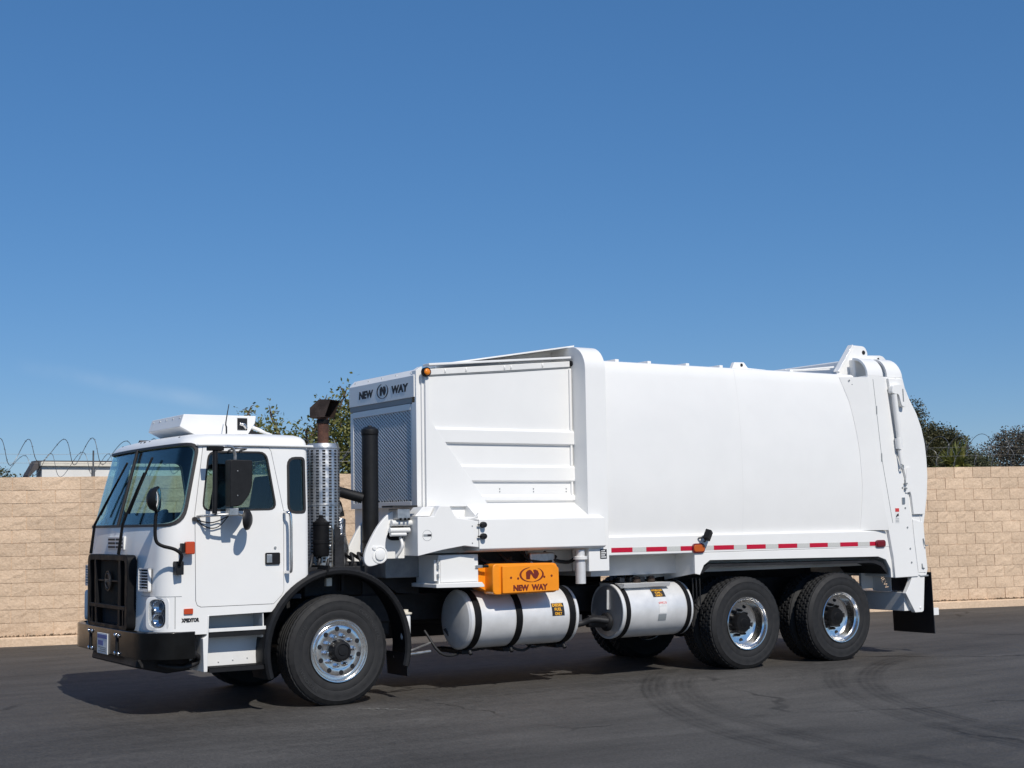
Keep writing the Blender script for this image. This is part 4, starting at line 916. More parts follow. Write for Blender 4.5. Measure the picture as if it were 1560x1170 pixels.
# hopper front: name board, screen
nb = G().prism('y', [(.975, 2.985), (.975, 3.205), (1.04, 3.275), (1.06, 3.275), (1.0, 3.20), (1.0, 2.985)], .30, 1.79).build('name_board', 'white', hp, bev=.003)
for k in range(5): G().sphere((1.008, .42+k*.32, 3.243), .008, 5).build('bolt', 'steel', nb)
G().box(.985, 1.03, .30, 1.79, 2.93, 2.985).build('board_recess', 'signgrey', hp)
text_obj('board_lettering', 'NEW', .34, .085, (.9735, 1.375, 3.095), (0, -1, 0), (0, 0, 1), 'ink', nb, .003, .05, .1)
text_obj('board_lettering', 'WAY', .37, .085, (.9735, .60, 3.095), (0, -1, 0), (0, 0, 1), 'ink', nb, .003, .05, .1)
def logo(origin, right, upv, w, h, m, parent, name):
    Mx = frame_m(origin, right, upv); g = G(); g.M = Mx
    for a0, a1, sc in ((100, 290, 1.0), (-80, 60, 1.0), (125, 260, .74), (-58, 70, .72)):
        n = 16; A = []; B_ = []
        for k in range(n+1):
            a = R(a0+(a1-a0)*k/n); tw = (.13 if sc > .9 else .09)*math.sin(math.pi*min(1, .12+k/n*.88))
            A.append(((sc+tw*.2)*math.cos(a)*w/2, (sc+tw*.2)*math.sin(a)*h/2)); B_.append(((sc-tw)*math.cos(a)*w/2, (sc-tw)*math.sin(a)*h/2))
        if sc < .9: continue
        g.prism('z', A+B_[::-1], -.0015, .0015)
    # the N in the middle: two hooked stems joined by a diagonal
    for pl in ([(-.46, -.60), (-.16, -.60), (-.10, .02), (-.06, .08), (.14, -.42), (.30, -.62), (.48, -.44), (.62, .05), (.52, .50), (.30, .66), (.12, .62), (.20, .20), (.16, .10), (.0, .50), (-.14, .66), (-.34, .56), (-.48, .30)],):
        g.prism('z', [(p[0]*w*.5, p[1]*h*.5) for p in pl], -.0015, .0015)
    return g.build(name, m, parent, smooth=0)
logo((.9735, .99, 3.10), (0, -1, 0), (0, 0, 1), .26, .155, 'ink', nb, 'board_emblem')
g = G(); 
G().box(.99, 1.034, .30, .40, 1.87, 2.92).build('screen_stile', 'white', hp); G().box(.99, 1.034, 1.72, 1.79, 1.87, 2.92).build('screen_stile', 'white', hp)
sf_ = G().box(.985, 1.034, .401, 1.719, 2.86, 2.925).build('screen_rail', 'white', hp, bev=.003); G().box(.985, 1.034, .401, 1.719, 1.87, 1.93).build('screen_rail', 'white', hp, bev=.003)
G().box(1.028, 1.0345, .40, 1.72, 1.93, 2.86).build('screen_backing', 'void', hp)
g = G(); y0, y1, z0, z1 = .40, 1.72, 1.93, 2.86
for k in range(-34, 62):
    # slats falling towards the near side, clipped to the opening
    b = z0+k*.0385; pts = []
    ya, yb = max(y0, y0), y1
    za, zb = b, b+(y1-y0)*.62
    def clip(ya, za, yb, zb):
        if za < z0: ya = ya+(z0-za)/(zb-za)*(yb-ya); za = z0
        if zb > z1: yb = ya+(z1-za)/(zb-za)*(yb-ya); zb = z1
        return ya, za, yb, zb
    if zb <= z0 or za >= z1: continue
    ya, za, yb, zb = clip(y0, za, y1, zb)
    if yb-ya < .02: continue
    g.f.append([g.av((.995, ya, za)), g.av((.995, yb, zb)), g.av((.997, yb, zb+.018)), g.av((.997, ya, za+.018))])
    g.f.append([g.av((.997, ya, za+.018)), g.av((.997, yb, zb+.018)), g.av((1.012, yb, zb+.019)), g.av((1.012, ya, za+.019))])
for k in range(30): y = y0+.044*k+.01; g.box(1.0, 1.004, y, y+.006, z0, z1)
o = g.build('screen_mesh', 'screen', hp, smooth=0); o['kind'] = 'stuff'
lp = G().lathe([(.048, .03), (.048, -.01), (.042, -.016), (.036, -.016)], (1.062, .185, 3.232), 'y', 24, True).build('clearance_lamp', 'black', TR)
G().lathe([(.036, -.012), (.03, -.026), (.015, -.031), (.001, -.032)], (1.062, .185, 3.232), 'y', 24, False).build('lens', 'amber', lp, smooth=50)
# ---- packer cover along the hopper
g = G(); prof = [(.28, 1.905), (.235, 1.90), (-.075, 1.735), (-.08, 1.44), (-.06, 1.42), (.28, 1.42)]
xl = [1.53, 1.53, 1.50, 1.50, 1.50, 1.50]; xr_ = [2.93, 2.93, 3.06, 3.075, 3.06, 2.94]
g.loft([[(x, y, z) for x, (y, z) in zip(xl, prof)], [(x, y, z) for x, (y, z) in zip([1.78]*6, prof)], [(x, y, z) for x, (y, z) in zip(xr_, prof)]])
pc = g.build('packer_cover', 'white', TR, bev=.006)
for z in (1.565, 1.68):
    k = G().lathe([(.03, .0), (.032, -.02), (.028, -.05), (.001, -.055)], (1.535, -.08, z), 'y', 14, False).build('knob', 'blackplastic', pc)
    G().box(1.47, 1.53, -.11, -.095, z-.006, z+.006).build('latch_pin', 'black', k)
# arm carriage
def pl(px, y0, y1, name, m, par, bev=.006): return G().prism('y', px, y0, y1).build(name, m, par, bev=bev)
ab = pl([(.80, 1.77), (.985, 1.77), (1.05, 1.875), (1.165, 1.87), (1.235, 1.755), (1.495, 1.715), (1.495, 1.455), (1.33, 1.475), (1.08, 1.44), (.80, 1.385)], -.075, .21, 'lift_arm', 'white', TR)
pl([(.58, 1.36), (.80, 1.36), (.80, 1.77), (.70, 1.79), (.58, 1.79)], .20, .244, 'arm_back_plate', 'white', ab)
pl([(.81, 1.775), (.98, 1.775), (1.03, 1.865), (.90, 1.865)], .0, .2, 'arm_top_guard', 'white', ab)
cres = [(.641, 1.846), (.554, 1.789), (.459, 1.694), (.372, 1.555), (.315, 1.442), (.30, 1.347), (.335, 1.296), (.392, 1.294), (.492, 1.323), (.536, 1.405), (.537, 1.552), (.581, 1.641), (.64, 1.723)]
def chaikin(p, n=2):
    for _ in range(n): p = [q for a, b in zip(p, p[1:]+p[:1]) for q in ((a[0]*.75+b[0]*.25, a[1]*.75+b[1]*.25), (a[0]*.25+b[0]*.75, a[1]*.25+b[1]*.75))]
    return p
cres = chaikin(cres)
cr1 = pl(cres, .10, .14, 'swing_plate', 'white', ab, .008)
pl([(x+.06, z) for x, z in cres], .62, .66, 'swing_plate', 'white', ab, .008)
G().lathe([(.085, .10), (.085, .094), (.072, .092), (.066, .098), (.055, .098), (.052, .080), (.044, .077), (.001, .077)], (.471, 0, 1.406), 'y', 32, False).build('pivot_boss', 'white', cr1)
G().lathe([(.02, .10), (.018, .085), (.001, .084)], (.41, 0, 1.47), 'y', 14, False).build('grease_pin', 'white', cr1)
G().prism('y', rpoly([(.60, 1.54), (.79, 1.54), (.79, 1.73), (.60, 1.73)], .07, 5), .192, .1995).build('arm_recess', 'void', ab)
for z, x0, x1, r in ((1.71, .58, .80, .03), (1.64, .56, .78, .026), (1.60, .57, .74, .02)): G().tube([(x0, .06, z), (x1, .06, z)], r, 12).build('ram_rod', 'white2', ab)
G().box(.62, .76, .0, .2, 1.745, 1.85).build('valve_block', 'steel', ab, bev=.01)
for x in (.64, .69, .73): G().box(x, x+.022, -.006, .0, 1.735, 1.76).build('fitting', 'black', ab)
G().box(.56, .83, -.02, .22, 1.865, 1.882).build('rubber_lip', 'gasket', ab)
G().tube([(.70, .10, 1.57), (.70, .06, 1.5), (.69, .08, 1.44), (.66, .12, 1.38)], .016, 8).build('hydraulic_hose', 'white2', ab)
for k in range(3): G().tube([(1.18, .15, 1.82-.012*k), (1.27, .05, 1.775-.02*k), (1.36, -.0, 1.755-.008*k), (1.46, -.04, 1.75), (1.50, -.06, 1.73+.035*k)], .010, 6).build('hydraulic_hose', 'white2', ab)
for z in (1.5, 1.67): G().sphere((1.42, -.078, z), .006, 5).build('bolt', 'signgrey', ab)
# round decal on the arm
sd_ = G().tube([(.905+.052*math.cos(a), -.0755, 1.585+.052*math.sin(a)) for a in [2*math.pi*k/36 for k in range(37)]], .0018, 4).build('round_decal', 'signgrey', ab)
G().box(.862, .908, -.0775, -.0752, 1.575, 1.597).build('decal_bar', 'signgrey', sd_); G().box(.908, .952, -.0775, -.0752, 1.575, 1.597).build('decal_bar', 'ink', sd_)
# lower rail the arm runs on
MT['shadepaint'] = mat('shaded_white_paint', (.30, .31, .32), .5, var=.3, vscale=6)  # white paint toned down to grey for the shade beneath the arm
G().box(.72, 1.6, .46, 2.2, 1.16, 1.395).build('arm_rail', 'shadepaint', TR, bev=.01); G().box(1.602, 2.42, .5, 2.2, 1.14, 1.41).build('arm_rail', 'darkmetal', TR, bev=.01); G().box(2.422, 3.0, .46, 2.2, 1.16, 1.395).build('arm_rail', 'white2', TR, bev=.01)  # one white rail; grey front and dark middle carry the shade in their colour
G().prism('y', [(.72, 1.16), (.95, 1.0), (1.2, .98), (1.2, 1.16)], .65, 1.9).build('rail_foot', 'darkmetal', TR)
for k in range(4): G().tube([(1.7+.28*k, .32, 1.38), (1.75+.28*k, .24, 1.30), (1.95+.28*k, .22, 1.27), (2.1+.28*k, .28, 1.33)], .02, 8).build('hydraulic_hose', 'hose', TR)
G().box(2.3, 2.62, .22, .30, 1.24, 1.38).build('valve_bank', 'steel', TR, bev=.02)
# tool box on its shelf
tbx = G().box(1.10, 1.56, .05, .52, 1.10, 1.385).build('tool_box', 'white', TR, bev=.006)
G().box(1.115, 1.55, .04, .05, 1.115, 1.375).build('lid', 'white', tbx, bev=.003)
G().prism('y', [(1.045, 1.065), (1.60, 1.055), (1.60, 1.075), (1.575, 1.105), (1.075, 1.105), (1.045, 1.10)], .0, .52).build('shelf', 'white', tbx, bev=.004)
G().box(1.055, 1.10, .06, .1, 1.13, 1.34).build('hinge', 'white2', tbx, bev=.004)
for z in (1.16, 1.25, 1.31): G().tube([(1.09, .045, z), (1.09, .045, z+.04)], .012, 8).build('hinge_knuckle', 'steel', tbx)
G().box(1.515, 1.60, .025, .045, 1.245, 1.275).build('latch', 'steel', tbx, bev=.003); G().tube([(1.60, .03, 1.26), (1.66, .02, 1.262)], .014, 8).build('latch_knob', 'black', tbx)
# orange box
oq = rpoly([(1.67, .972), (2.46, .972), (2.46, 1.275), (1.67, 1.285)], .055, 5)
ob = G().prism('y', oq, -.05, .15).build('counterweight_box', 'orange', TR, bev=.012); 
G().prism('y', rpoly([(1.765, .985), (2.452, .99), (2.452, 1.225), (2.38, 1.265), (1.765, 1.26)], .012, 3), -.085, -.045).build('face_plate', 'orange', ob, bev=.006)
G().prism('y', [(1.50, 1.10), (1.70, 1.0), (1.75, 1.0), (1.75, 1.26), (1.50, 1.25)], .10, .3).build('mount', 'orange', ob)
logo((2.115, -.0865, 1.165), (1, 0, 0), (0, 0, 1), .29, .15, 'orangedark', ob, 'emblem')
text_obj('lettering', 'NEW  WAY', .42, .062, (2.10, -.0865, 1.035), (1, 0, 0), (0, 0, 1), 'orangedark', ob, .003, .055)
for x, z in ((1.865, 1.14), (1.95, 1.13), (2.27, 1.137), (2.36, 1.145)): G().lathe([(.0125, -.0835), (.0125, -.0865), (.001, -.0865)], (x, 0, z), 'y', 12, False).build('bolt_hole', 'orangedark', ob)
ps = G().lathe([(.054, 1.045), (.054, 1.27), (.048, 1.272), (.048, 1.40)], (2.80, .02, 0), 'z', 20).build('support_ram', 'tank', TR)
G().lathe([(.052, 1.295), (.075, 1.30), (.075, 1.33), (.052, 1.335)], (2.80, .02, 0), 'z', 16).build('flange', 'white2', ps)
# ---- fuel and hydraulic tanks
def decal(name, lines, x, z, w, h, yc, zc, r, ink, bgm, parent):
    """a printed sheet bent round the tank"""
    g = G(); n = 8; th0 = math.asin((z-zc)/r)
    for k in range(n+1):
        th = th0+(k/n-.5)*h/r
        for xx in (x-w/2, x+w/2): g.av((xx, yc-(r+.002)*math.cos(th), zc+(r+.002)*math.sin(th)))
    for k in range(n): g.f.append([2*k, 2*k+1, 2*k+3, 2*k+2])
    o = g.build(name, bgm, parent, smooth=60)
    for j, (txt, m_) in enumerate(lines):
        if not txt: continue
        me = text_mesh(txt, w*.86*min(1, max(.62, len(txt)/6)), h/len(lines)*.72, .001, .03)
        for v in me.vertices:
            th = th0+(h/2-(j+.5)*h/len(lines)+v.co.y)/r; v.co = Vector((x+v.co.x, yc-(r+.0035+v.co.z)*math.cos(th), zc+(r+.0035+v.co.z)*math.sin(th)))
        t = bpy.data.objects.new('print', me); link(t, m_, o)
def strap(x, w, yc, zc, r, parent): G().lathe([(r+.001, -w/2), (r+.010, -w/2), (r+.010, w/2), (r+.001, w/2)], (x, yc, zc), 'x', 56, False).build('tank_strap', 'black', parent, smooth=30)
yc, zc, r = .385, .715, .298
tk = G().lathe([(.001, 1.445), (.12, 1.447), (.23, 1.458), (.285, 1.476), (r, 1.49), (r+.006, 1.495), (r+.006, 1.515), (r, 1.52), (r, 2.78), (r+.006, 2.785), (r+.006, 2.81), (r-.01, 2.825), (.001, 2.85)], (0, yc, zc), 'x', 72, False).build('fuel_tank', 'tank', TR, smooth=28)
for x in (1.575, 2.07, 2.735):
    strap(x, .075, yc, zc, r, tk); G().box(x-.05, x+.05, yc-.05, yc+.5, zc-r-.055, zc-r-.008).build('strap_bracket', 'darkmetal', tk, bev=.01)
    G().tube([(x, yc-.10, zc-r+.0), (x, yc-.14, zc-r-.05)], .02, 8).build('strap_bolt', 'darkmetal', tk)
decal('fuel_decal', [('DIESEL', 'yellow'), ('FUEL', 'yellow'), ('ONLY', 'yellow')], 2.555, .785, .155, .135, yc, zc, r, 'yellow', 'ink', tk)
G().box(2.0, 2.4, yc+.2, yc+.5, .70, .80).build('tank_bracket', 'darkmetal', tk)
zc2, yc2, r2_ = .715, .39, .297
t2 = G().lathe([(.001, 3.42), (.10, 3.418), (.24, 3.412), (.283, 3.405), (.29, 3.40), (r2_+.004, 3.402), (r2_+.004, 3.425), (r2_, 3.43), (r2_, 4.34), (r2_+.006, 4.345), (r2_+.006, 4.37), (.001, 4.375)], (0, yc2, zc2), 'x', 72, False).build('hydraulic_tank', 'tank', TR, smooth=28)
for x in (3.475, 4.315): strap(x, .055, yc2, zc2, r2_, t2)
G().lathe([(.275, 3.399), (.001, 3.405)], (0, yc2, zc2), 'x', 56, False).build('end_plate', 'tankend', t2)
G().tube([(3.395, yc2-.03, zc2+.23), (3.395, yc2-.02, zc2+.02)], .014, 8).build('sight_tube', 'tank', t2)
G().lathe([(.10, 3.39), (.10, 3.36), (.085, 3.345), (.06, 3.34)], (0, yc2-.02, .60), 'x', 24, True).build('suction_flange', 'darkmetal', t2)
G().tube([(3.39, yc2-.02, .60), (3.28, yc2-.05, .61), (3.12, yc2-.02, .62)], .066, 14).build('suction_hose', 'darkmetal', t2)
G().prism('x', [(.16, .97), (.14, 1.015), (.6, 1.015), (.6, .90)], 3.46, 4.10).build('tank_saddle', 'tank', t2, bev=.004)
for x in (3.75, 3.95):
    g = G().lathe([(.045, 0), (.045, .035), (.03, .04), (.03, .07), (.001, .072)], (x, .30, 1.015), 'z', 14, False); g.build('tank_fitting', 'rusttip', t2)
for k in range(4): G().box(3.55+k*.14, 3.62+k*.14, .34, .42, 1.015, 1.075).build('tank_fitting', 'grease', t2, bev=.01)
decal('oil_decal', [('HYDRAULIC', 'yellow'), ('OIL', 'yellow'), ('ONLY', 'yellow')], 3.93, .90, .17, .105, yc2, zc2, r2_, 'yellow', 'ink', t2)
decal('danger_decal', [('DANGER', 'signwhite'), ('', 'ink')], 3.95, .745, .105, .13, yc2, zc2, r2_, 'ink', 'signwhite', t2)
decal('danger_decal', [('', 'ink')], 3.95, .793, .105, .022, yc2-.0008, zc2, r2_, 'ink', 'signred', t2)
decal('danger_decal', [('', 'ink')], 3.94, .635, .11, .075, yc2, zc2, r2_, 'ink', 'signgrey', t2)
# ---- body
NP = [(.035, 1.53), (.02, 1.66), (.008, 1.82), (.001, 2.0), (0, 2.15), (.001, 2.32), (.005, 2.52), (.012, 2.67), (.022, 2.82), (.035, 2.97), (.052, 3.12), (.078, 3.30), (.10, 3.415)]
def ybody(z): return lerp([(z_, y_) for y_, z_ in NP], z)
prof = NP+[(.115, 3.432), (.14, 3.442), (.4, 3.475), (.8, 3.50), (1.25, 3.51)]
prof = prof+[(2*YC-y, z) for y, z in prof[-2::-1]]
by = G().loft([[(x, y, z) for y, z in prof] for x in (3.10, 3.6, 4.1, 4.6, 5.07, 5.6, 6.1, 6.6, 7.0)]).build('refuse_body', 'white', TR, smooth=50)
for x in (3.45, 3.9, 4.45, 4.95, 6.05): G().box(x, x+.05, .20, 2.3, 3.44, 3.478).build('roof_rib', 'white', by, bev=.006)
rv = G().prism('y', rpoly([(5.30, 3.45), (5.35, 3.55), (5.50, 3.555), (5.56, 3.49), (5.85, 3.48), (5.85, 3.45)], .01), .40, .45).build('roof_lug', 'white', by, bev=.004)
G().lathe([(.02, .398), (.02, .395), (.001, .395)], (5.46, 0, 3.52), 'y', 12, False).build('lug_hole', 'void', rv)
G().tube([(6.1, .35, 3.48), (6.4, .36, 3.50), (6.95, .38, 3.56)], .012, 6).tube([(6.2, .42, 3.48), (6.95, .45, 3.54)], .010, 6).build('hydraulic_line', 'white2', by)
G().box(5.066, 5.074, .0, .1, 0, 0) if False else None
g = G(); ring = [(y-.0012, z) for y, z in NP]
for y, z in ring: g.av((5.07, y, z)); g.av((5.076, y, z))
for k in range(len(ring)-1): g.f.append([2*k, 2*k+1, 2*k+3, 2*k+2])
g.build('weld_seam', 'white2', by, smooth=60)
# hoop between hopper and body
def roundrect(y0, y1, z0, z1, rt_, n=8):
    return [(y0, z0)]+[(y0+rt_-rt_*math.cos(R(90*k/n)), z1-rt_+rt_*math.sin(R(90*k/n))) for k in range(n+1)]+[(y1-rt_+rt_*math.sin(R(90*k/n)), z1-rt_+rt_*math.cos(R(90*k/n))) for k in range(n+1)]+[(y1, z0)]
op = roundrect(-.02, 2.52, 1.17, 3.585, .26); ip = roundrect(.29, 2.21, 1.17, 3.33, .2)
g = G(); n = len(op); xa, xb = 2.885, 3.15
A = [g.av((xa, *p)) for p in op]; B_ = [g.av((xb, *p)) for p in op]; C = [g.av((xa, *p)) for p in ip]; D = [g.av((xb, *p)) for p in ip]
for k in range(n-1): g.f += [[A[k], A[k+1], B_[k+1], B_[k]], [C[k], C[k+1], A[k+1], A[k]], [D[k], D[k+1], C[k+1], C[k]], [B_[k], B_[k+1], D[k+1], D[k]]]
g.f += [[A[0], B_[0], D[0], C[0]], [A[-1], C[-1], D[-1], B_[-1]]]
hoop = g.build('body_hoop', 'white', TR, bev=.006)
dc = G().box(3.03, 3.115, -.0235, -.0205, 1.30, 1.40).build('serial_decal', 'ink', hoop)
for k in range(4): G().box(3.04, 3.105-.015*(k % 2), -.026, -.0236, 1.312+k*.022, 1.323+k*.022).build('print_line', 'signwhite', dc)
G().lathe([(.022, -.02), (.022, -.028), (.001, -.028)], (2.965, 0, 1.575), 'y', 12, False).build('plug', 'ink', hoop)
# lower rail with reflective tape
G().prism('x', [(.06, 1.545), (-.005, 1.525), (-.01, 1.52), (-.01, 1.335), (.0, 1.325), (.2, 1.325), (.2, 1.53)], 3.152, 7.40).build('side_rail', 'white', by, bev=.004)
G().prism('x', [(2.44, 1.545), (2.505, 1.525), (2.51, 1.335), (2.3, 1.325), (2.3, 1.53)], 3.152, 7.40).build('side_rail', 'white', by, bev=.004)
REDS = [(3.185, 3.466), (3.654, 3.938), (4.131, 4.295), (4.607, 4.901), (5.092, 5.38), (5.575, 5.87), (6.069, 6.36), (6.564, 6.859), (7.059, 7.16)]
def tz(x): return 1.386-.0035*(x-3.2)
for k, (a, b) in enumerate(REDS):
    G().prism('y', [(a, tz(a)-.025), (b, tz(b)-.025), (b, tz(b)+.025), (a, tz(a)+.025)], -.0125, -.0105).build('red_tape', 'red', by)
    if k+1 < len(REDS):
        c = REDS[k+1][0]; b2 = b+.001 if k != 2 else 4.44
        G().prism('y', [(b2, tz(b)-.025), (c-.001, tz(c)-.025), (c-.001, tz(c)+.025), (b2, tz(b)+.025)], -.0124, -.0105).build('white_tape', 'tapewhite', by)
def oval_lamp(x, z, w, h, m, name, house):
    p = rpoly([(x-w/2, z-h/2), (x+w/2, z-h/2), (x+w/2, z+h/2), (x-w/2, z+h/2)], h*.42, 5)
    l_ = G().prism('y', grow(p, .006), -.03, -.008).build(name, house, by, bev=.004); G().prism('y', grow(p, -.008), -.04, -.029).build('lens', m, l_, bev=.006)
MT['amberdark'] = mat('deep_amber_lens', (.50, .10, .012), .2, coat=.6)
oval_lamp(4.378, 1.381, .165, .095, 'amberdark', 'side_lamp', 'redlens'); oval_lamp(7.235, 1.372, .155, .075, 'redlens', 'side_lamp', 'redlens')
g = G(); g.M = Matrix.Translation((4.46, -.09, 1.525)) @ Matrix.Rotation(R(28), 4, 'Y') @ Matrix.Rotation(R(35), 4, 'Z')
wl = g.box(-.045, .045, -.035, .035, -.055, .055).build('work_lamp', 'black', TR, bev=.008)
G().tube([(4.38, -.02, 1.49), (4.42, -.08, 1.50), (4.46, -.05, 1.465), (4.47, -.01, 1.45)], .010, 6).build('lamp_bracket', 'grease', wl)
# floor and underside of the body, wheel-arch skirt
G().box(3.16, 7.4, .34, 2.2, 1.10, 1.5).build('body_floor', 'white2', by)
G().prism('y', [(4.33, 1.327), (4.33, 1.10), (4.40, 1.085), (4.46, 1.19), (4.55, 1.243), (7.20, 1.215), (7.33, 1.175), (7.405, 1.06), (7.41, .955), (7.60, .953), (7.60, 1.328)], -.008, .03).build('arch_skirt', 'white', by, bev=.004)
G().prism('x', [(.03, 1.327), (.03, 1.10), (.55, 1.02), (.55, 1.16), (.3, 1.327)], 4.335, 4.35).build('skirt_gusset', 'white', by)
G().prism('y', [(3.85, 1.02), (4.34, 1.06), (4.34, 1.32), (4.12, 1.32)], .55, .57).build('skirt_gusset', 'white', by)
G().prism('y', [(4.40, 1.08), (4.46, 1.15), (4.55, 1.20), (7.20, 1.17), (7.32, 1.13), (7.39, 1.03), (7.38, 1.0), (7.28, 1.10), (7.15, 1.14), (4.58, 1.17), (4.47, 1.10)], .031, .75).build('arch_liner', 'darkmetal', by)
for k in range(3): G().tube([(4.38+.05*k, .1, 1.05), (4.40+.05*k, .12, .75), (4.50+.06*k, .16, .68)], .008, 5).build('brake_line', 'hose', TR)
G().box(4.42, 4.50, .5, .7, .7, 1.05).build('air_tank_bracket', 'darkmetal', TR)
# ---- tail
XRz = [(1.45, 7.355), (1.5, 7.345), (2.4, 7.19), (3.42, 7.09), (3.7, 7.06)]
g = G(); zs = [1.535, 1.7, 1.9, 2.1, 2.3, 2.5, 2.7, 2.9, 3.1, 3.25, 3.40]
XSz = [(1.53, 6.945), (1.8, 6.965), (2.1, 6.98), (2.5, 6.96), (2.8, 6.92), (3.1, 6.86), (3.42, 6.74)]
for z in zs: g.av((lerp(XSz, z), ybody(z)-.006, z)); g.av((lerp(XRz, z), -.06, z)); g.av((lerp(XRz, z), .2, z)); g.av((lerp(XSz, z), ybody(z)+.2, z))
m_ = len(zs)
for k in range(m_-1):
    for j in range(4): g.f.append([4*k+j, 4*k+(j+1) % 4, 4*k+4+(j+1) % 4, 4*k+4+j])
g.f += [[0, 1, 2, 3], [4*m_-4, 4*m_-3, 4*m_-2, 4*m_-1][::-1]]
tp_ = g.build('tail_transition', 'white', by, smooth=25)
for x, z in ((6.86, 3.36), (6.90, 3.31), (7.02, 1.58)): G().sphere((x, .03 if z > 3 else .02, z), .010, 5).build('bolt', 'signgrey', tp_)
GAP = [(7.383, 3.50), (7.445, 3.209), (7.554, 2.479), (7.68, 2.1), (7.733, 1.944), (7.80, 1.45), (7.854, 1.0)]
fr_ = [(lerp(XRz, z), z) for z in (1.45, 1.9, 2.4, 2.9, 3.42)]
tf = G().prism('y', [(7.44, .95), (7.42, 1.2), (7.37, 1.45)]+fr_[1:]+[(7.37, 3.42)]+[(x-.012, z) for x, z in GAP[1:]]+[(7.845, .955)], -.05, .12).build('tail_frame', 'white', TR, bev=.008)
tg_ = [(7.48, .96), (7.46, 1.5), (7.32, 2.4), (7.24, 3.42), (7.735, 3.42), (7.77, 3.30), (7.84, 3.16), (7.96, 2.98), (8.04, 2.8), (8.09, 2.6), (8.11, 2.4), (8.115, 2.2), (8.09, 1.95), (8.04, 1.72), (8.01, 1.60), (8.025, 1.3), (8.05, 1.04), (8.02, .955)]
tg = G().prism('y', tg_, -.022, 2.52).build('tailgate', 'white', TR, bev=.012)
for z_, x_ in ((3.0, 7.80), (2.5, 8.0)): pass
G().tube([(7.60, -.023, 3.42), (7.72, -.024, 2.9), (7.84, -.024, 2.4), (7.92, -.024, 1.9), (7.955, -.024, 1.5), (7.96, -.024, 1.0)], .006, 5).build('weld_bead', 'white2', tg)
G().prism('y', [(7.865, 1.0), (8.0, 1.0), (7.97, 1.62), (7.80, 1.66), (7.81, 1.5)], -.034, -.02).build('latch_plate', 'white', tg, bev=.004)
G().tube([(7.965, -.04, 1.42), (7.975, -.05, 1.36), (7.99, -.05, 1.33), (8.04, -.045, 1.335)], .007, 6).build('latch_handle', 'signgrey', tg)
G().tube([(7.93, -.035, 1.11), (7.93, -.045, 1.06), (7.96, -.045, 1.05)], .008, 6).build('latch_handle', 'signgrey', tg)
rm = G().tube([(7.485, -.10, 3.20), (7.555, -.10, 2.60)], .034, 14).build('tailgate_ram', 'white', TR)
G().tube([(7.535, -.09, 2.66), (7.55, -.09, 2.53)], .043, 14).build('ram_gland', 'white', rm)
G().tube([(7.55, -.09, 2.52), (7.577, -.09, 2.34)], .022, 10).build('ram_rod', 'white', rm)
G().tube([(7.577, -.09, 2.36), (7.565, -.09, 2.31), (7.58, -.09, 2.275), (7.605, -.09, 2.29), (7.605, -.09, 2.33)], .010, 6).build('ram_clevis', 'steel', rm)
G().prism('y', [(x+.034, z) for x, z in GAP[1:4]]+[(7.77, 1.95), (7.80, 1.72), (7.985, 1.72), (8.03, 1.95), (8.052, 2.2), (8.048, 2.4), (8.03, 2.6), (7.98, 2.8), (7.9, 2.97), (7.79, 3.14), (7.72, 3.30), (7.69, 3.40), (7.44, 3.40)], -.056, -.02).build('tailgate_cheek', 'white', tg, bev=.006)
G().tube([(lerp(XRz, z)+.085+.02*(3.4-z)/1.9, -.0505, z) for z in (3.38, 3.1, 2.9, 2.4, 2.0, 1.62)], .0035, 6).build('seam_line', 'signgrey', tf)
for z in (3.0, 2.42): G().box(lerp(XRz, z)+.082, lerp(XRz, z)+.098, -.056, -.05, z-.05, z+.05).build('seam_hinge', 'signgrey', tf)
hk = G().prism('y', rpoly([(7.43, 3.21), (7.55, 3.20), (7.58, 3.10), (7.60, 3.05), (7.66, 3.04), (7.67, 3.10), (7.655, 3.30), (7.60, 3.33), (7.45, 3.31)], .03), -.12, -.05).build('ram_hook', 'white', rm, bev=.006)
G().prism('y', rpoly([(7.615, 3.11), (7.635, 3.11), (7.63, 3.27), (7.61, 3.27)], .009), -.1215, -.119).build('hook_slot', 'signgrey', hk)
# hinge ears and rounded shoulders on the roof
he = G().prism('y', rpoly([(6.93, 3.46), (7.20, 3.84), (7.43, 3.835), (7.48, 3.74), (7.40, 3.58), (7.40, 3.42), (6.95, 3.42)], [.01, .05, .05, .03, .02, .01, .01]), .30, .34).build('hinge_ear', 'white', TR, bev=.008)
G().prism('y', [(6.93, 3.50), (6.96, 3.49), (7.22, 3.82), (7.20, 3.845)], .28, .37).build('ear_flange', 'white', he, bev=.004)
G().lathe([(.028, .299), (.028, .297), (.001, .297)], (7.40, 0, 3.755), 'y', 14, False).build('ear_hole', 'void', he)
G().prism('y', rpoly([(7.32, 3.60), (7.32, 3.72), (7.78, 3.74), (7.87, 3.66), (7.87, 3.58)], [.02, .03, .05, .05, .01]), .34, .40).build('hinge_arm', 'white', he, bev=.006)
G().lathe([(.018, .339), (.018, .337), (.001, .337)], (7.70, 0, 3.69), 'y', 12, False).build('ear_hole', 'void', he)
g = G(); g.box(7.14, 7.70, .20, 2.30, 3.40, 3.655); g.build('tail_roof', 'white', tg, bev=.02)
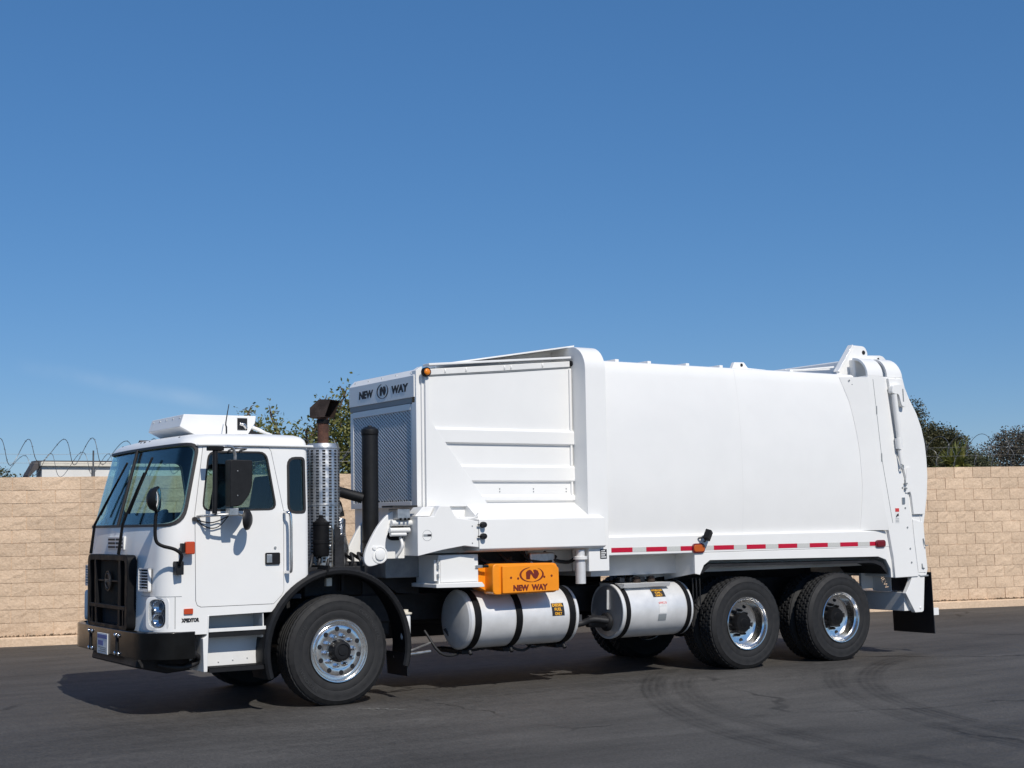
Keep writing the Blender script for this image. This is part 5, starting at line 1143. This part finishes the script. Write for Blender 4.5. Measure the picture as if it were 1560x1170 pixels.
for k, (x0, x1, yo) in enumerate(((7.095, 7.36, -.05), (7.46, 7.73, -.022))):
    g = G(); rings = []
    for j in range(9):
        a = R(90*j/8); w_ = .20-yo; sh = .05*(k)*j/8
        rings.append([(x0, .20-w_*math.cos(a), 3.418+.245*math.sin(a)), (x1-sh, .20-w_*math.cos(a), 3.418+.245*math.sin(a)), (x1-sh, .20-(w_-.03)*math.cos(a), 3.418+.215*math.sin(a)), (x0, .20-(w_-.03)*math.cos(a), 3.418+.215*math.sin(a))])
    g.loft(rings).build('shoulder', 'white', tf, bev=.004, smooth=40)
sg = G().box(7.475, 7.545, -.0525, -.0505, 1.62, 1.80).build('warning_decal', 'signwhite', tf)
G().box(7.477, 7.543, -.0545, -.0526, 1.755, 1.798).build('decal_band', 'signred', sg)
G().prism('y', [(7.485, 1.69), (7.50, 1.72), (7.53, 1.735), (7.535, 1.70), (7.515, 1.705), (7.50, 1.685)], -.0545, -.0526).build('decal_figure', 'ink', sg)
for k in range(3): G().box(7.48, 7.535, -.054, -.0526, 1.63+k*.018, 1.636+k*.018).build('print_line', 'signgrey', sg)
for x, z in ((7.62, 2.05), (7.655, 1.80), (7.68, 1.56), (7.715, 1.30), (7.73, 1.13), (7.64, 1.90)): G().lathe([(.012, -.05), (.012, -.056), (.001, -.056)], (x, 0, z), 'y', 10, False).build('bolt', 'signgrey', tf)
G().box(7.60, 7.65, -.062, -.05, 1.85, 1.93).build('striker', 'steel', tf, bev=.004); G().prism('y', rpoly([(7.66, 1.98), (7.75, 2.0), (7.78, 2.16), (7.76, 2.30), (7.70, 2.31)], .02), -.065, -.05).build('latch_cover', 'white', tf, bev=.004)
G().box(7.64, 7.67, -.085, -.06, 2.03, 2.05).build('latch_pin', 'signgrey', tf); G().box(7.64, 7.68, -.085, -.06, 2.09, 2.11).build('latch_pin', 'signgrey', tf)
G().box(7.74, 7.81, -.03, .04, .93, .985).build('pivot_block', 'tankend', tf, bev=.004)
G().tube([(7.82, -.02, .985), (7.90, -.035, .955), (8.03, -.035, .96)], .010, 6).build('hinge_pin', 'signgrey', tf)
# rear bumper, brackets, flaps
rb = G().box(7.66, 7.96, .03, 2.47, .535, .765).build('rear_bumper', 'white', TR, bev=.006)
for y0, y1 in ((-.035, .028), (2.472, 2.53)):
    G().prism('y', [(7.745, 1.0), (7.975, .995), (7.93, .53), (7.90, .515), (7.78, .515), (7.625, .755), (7.66, .80), (7.70, .86), (7.735, .93)], y0, y1).build('bumper_bracket', 'white', rb, bev=.006)
G().sphere((7.87, -.036, .57), .018, 6, (1, .4, 1)).build('bolt', 'white2', rb)
for y0, y1 in ((-.03, .64), (1.86, 2.53)): G().prism('y', [(8.085, 1.0), (8.097, 1.0), (8.125, .24), (8.113, .24)], y0, y1).build('mud_flap', 'rubberpad', rb)
G().box(8.11, 8.20, -.035, .03, .465, .555).build('flap_weight', 'white', rb, bev=.004)
# flap hanger plate with the letters cut through it
o = temp(G().prism('x', [(.20, 1.20), (.20, .77), (.48, .77), (.54, .82), (.54, .95), (.48, 1.05), (.48, 1.20)], 7.62, 7.628))
me = text_mesh('NEW', .20, .06, .08, .01); me.transform(frame_m((7.624, .315, .895), (0, -.52, -.85), (0, -.85, .52))); c = bpy.data.objects.new('t', me); COL.objects.link(c)
boolean(o, c, 'DIFFERENCE'); asm(o, 'hanger_plate', 'white2', rb, 20)
G().box(7.42, 7.66, .50, .54, .80, 1.05).build('hanger_bar', 'white2', rb)
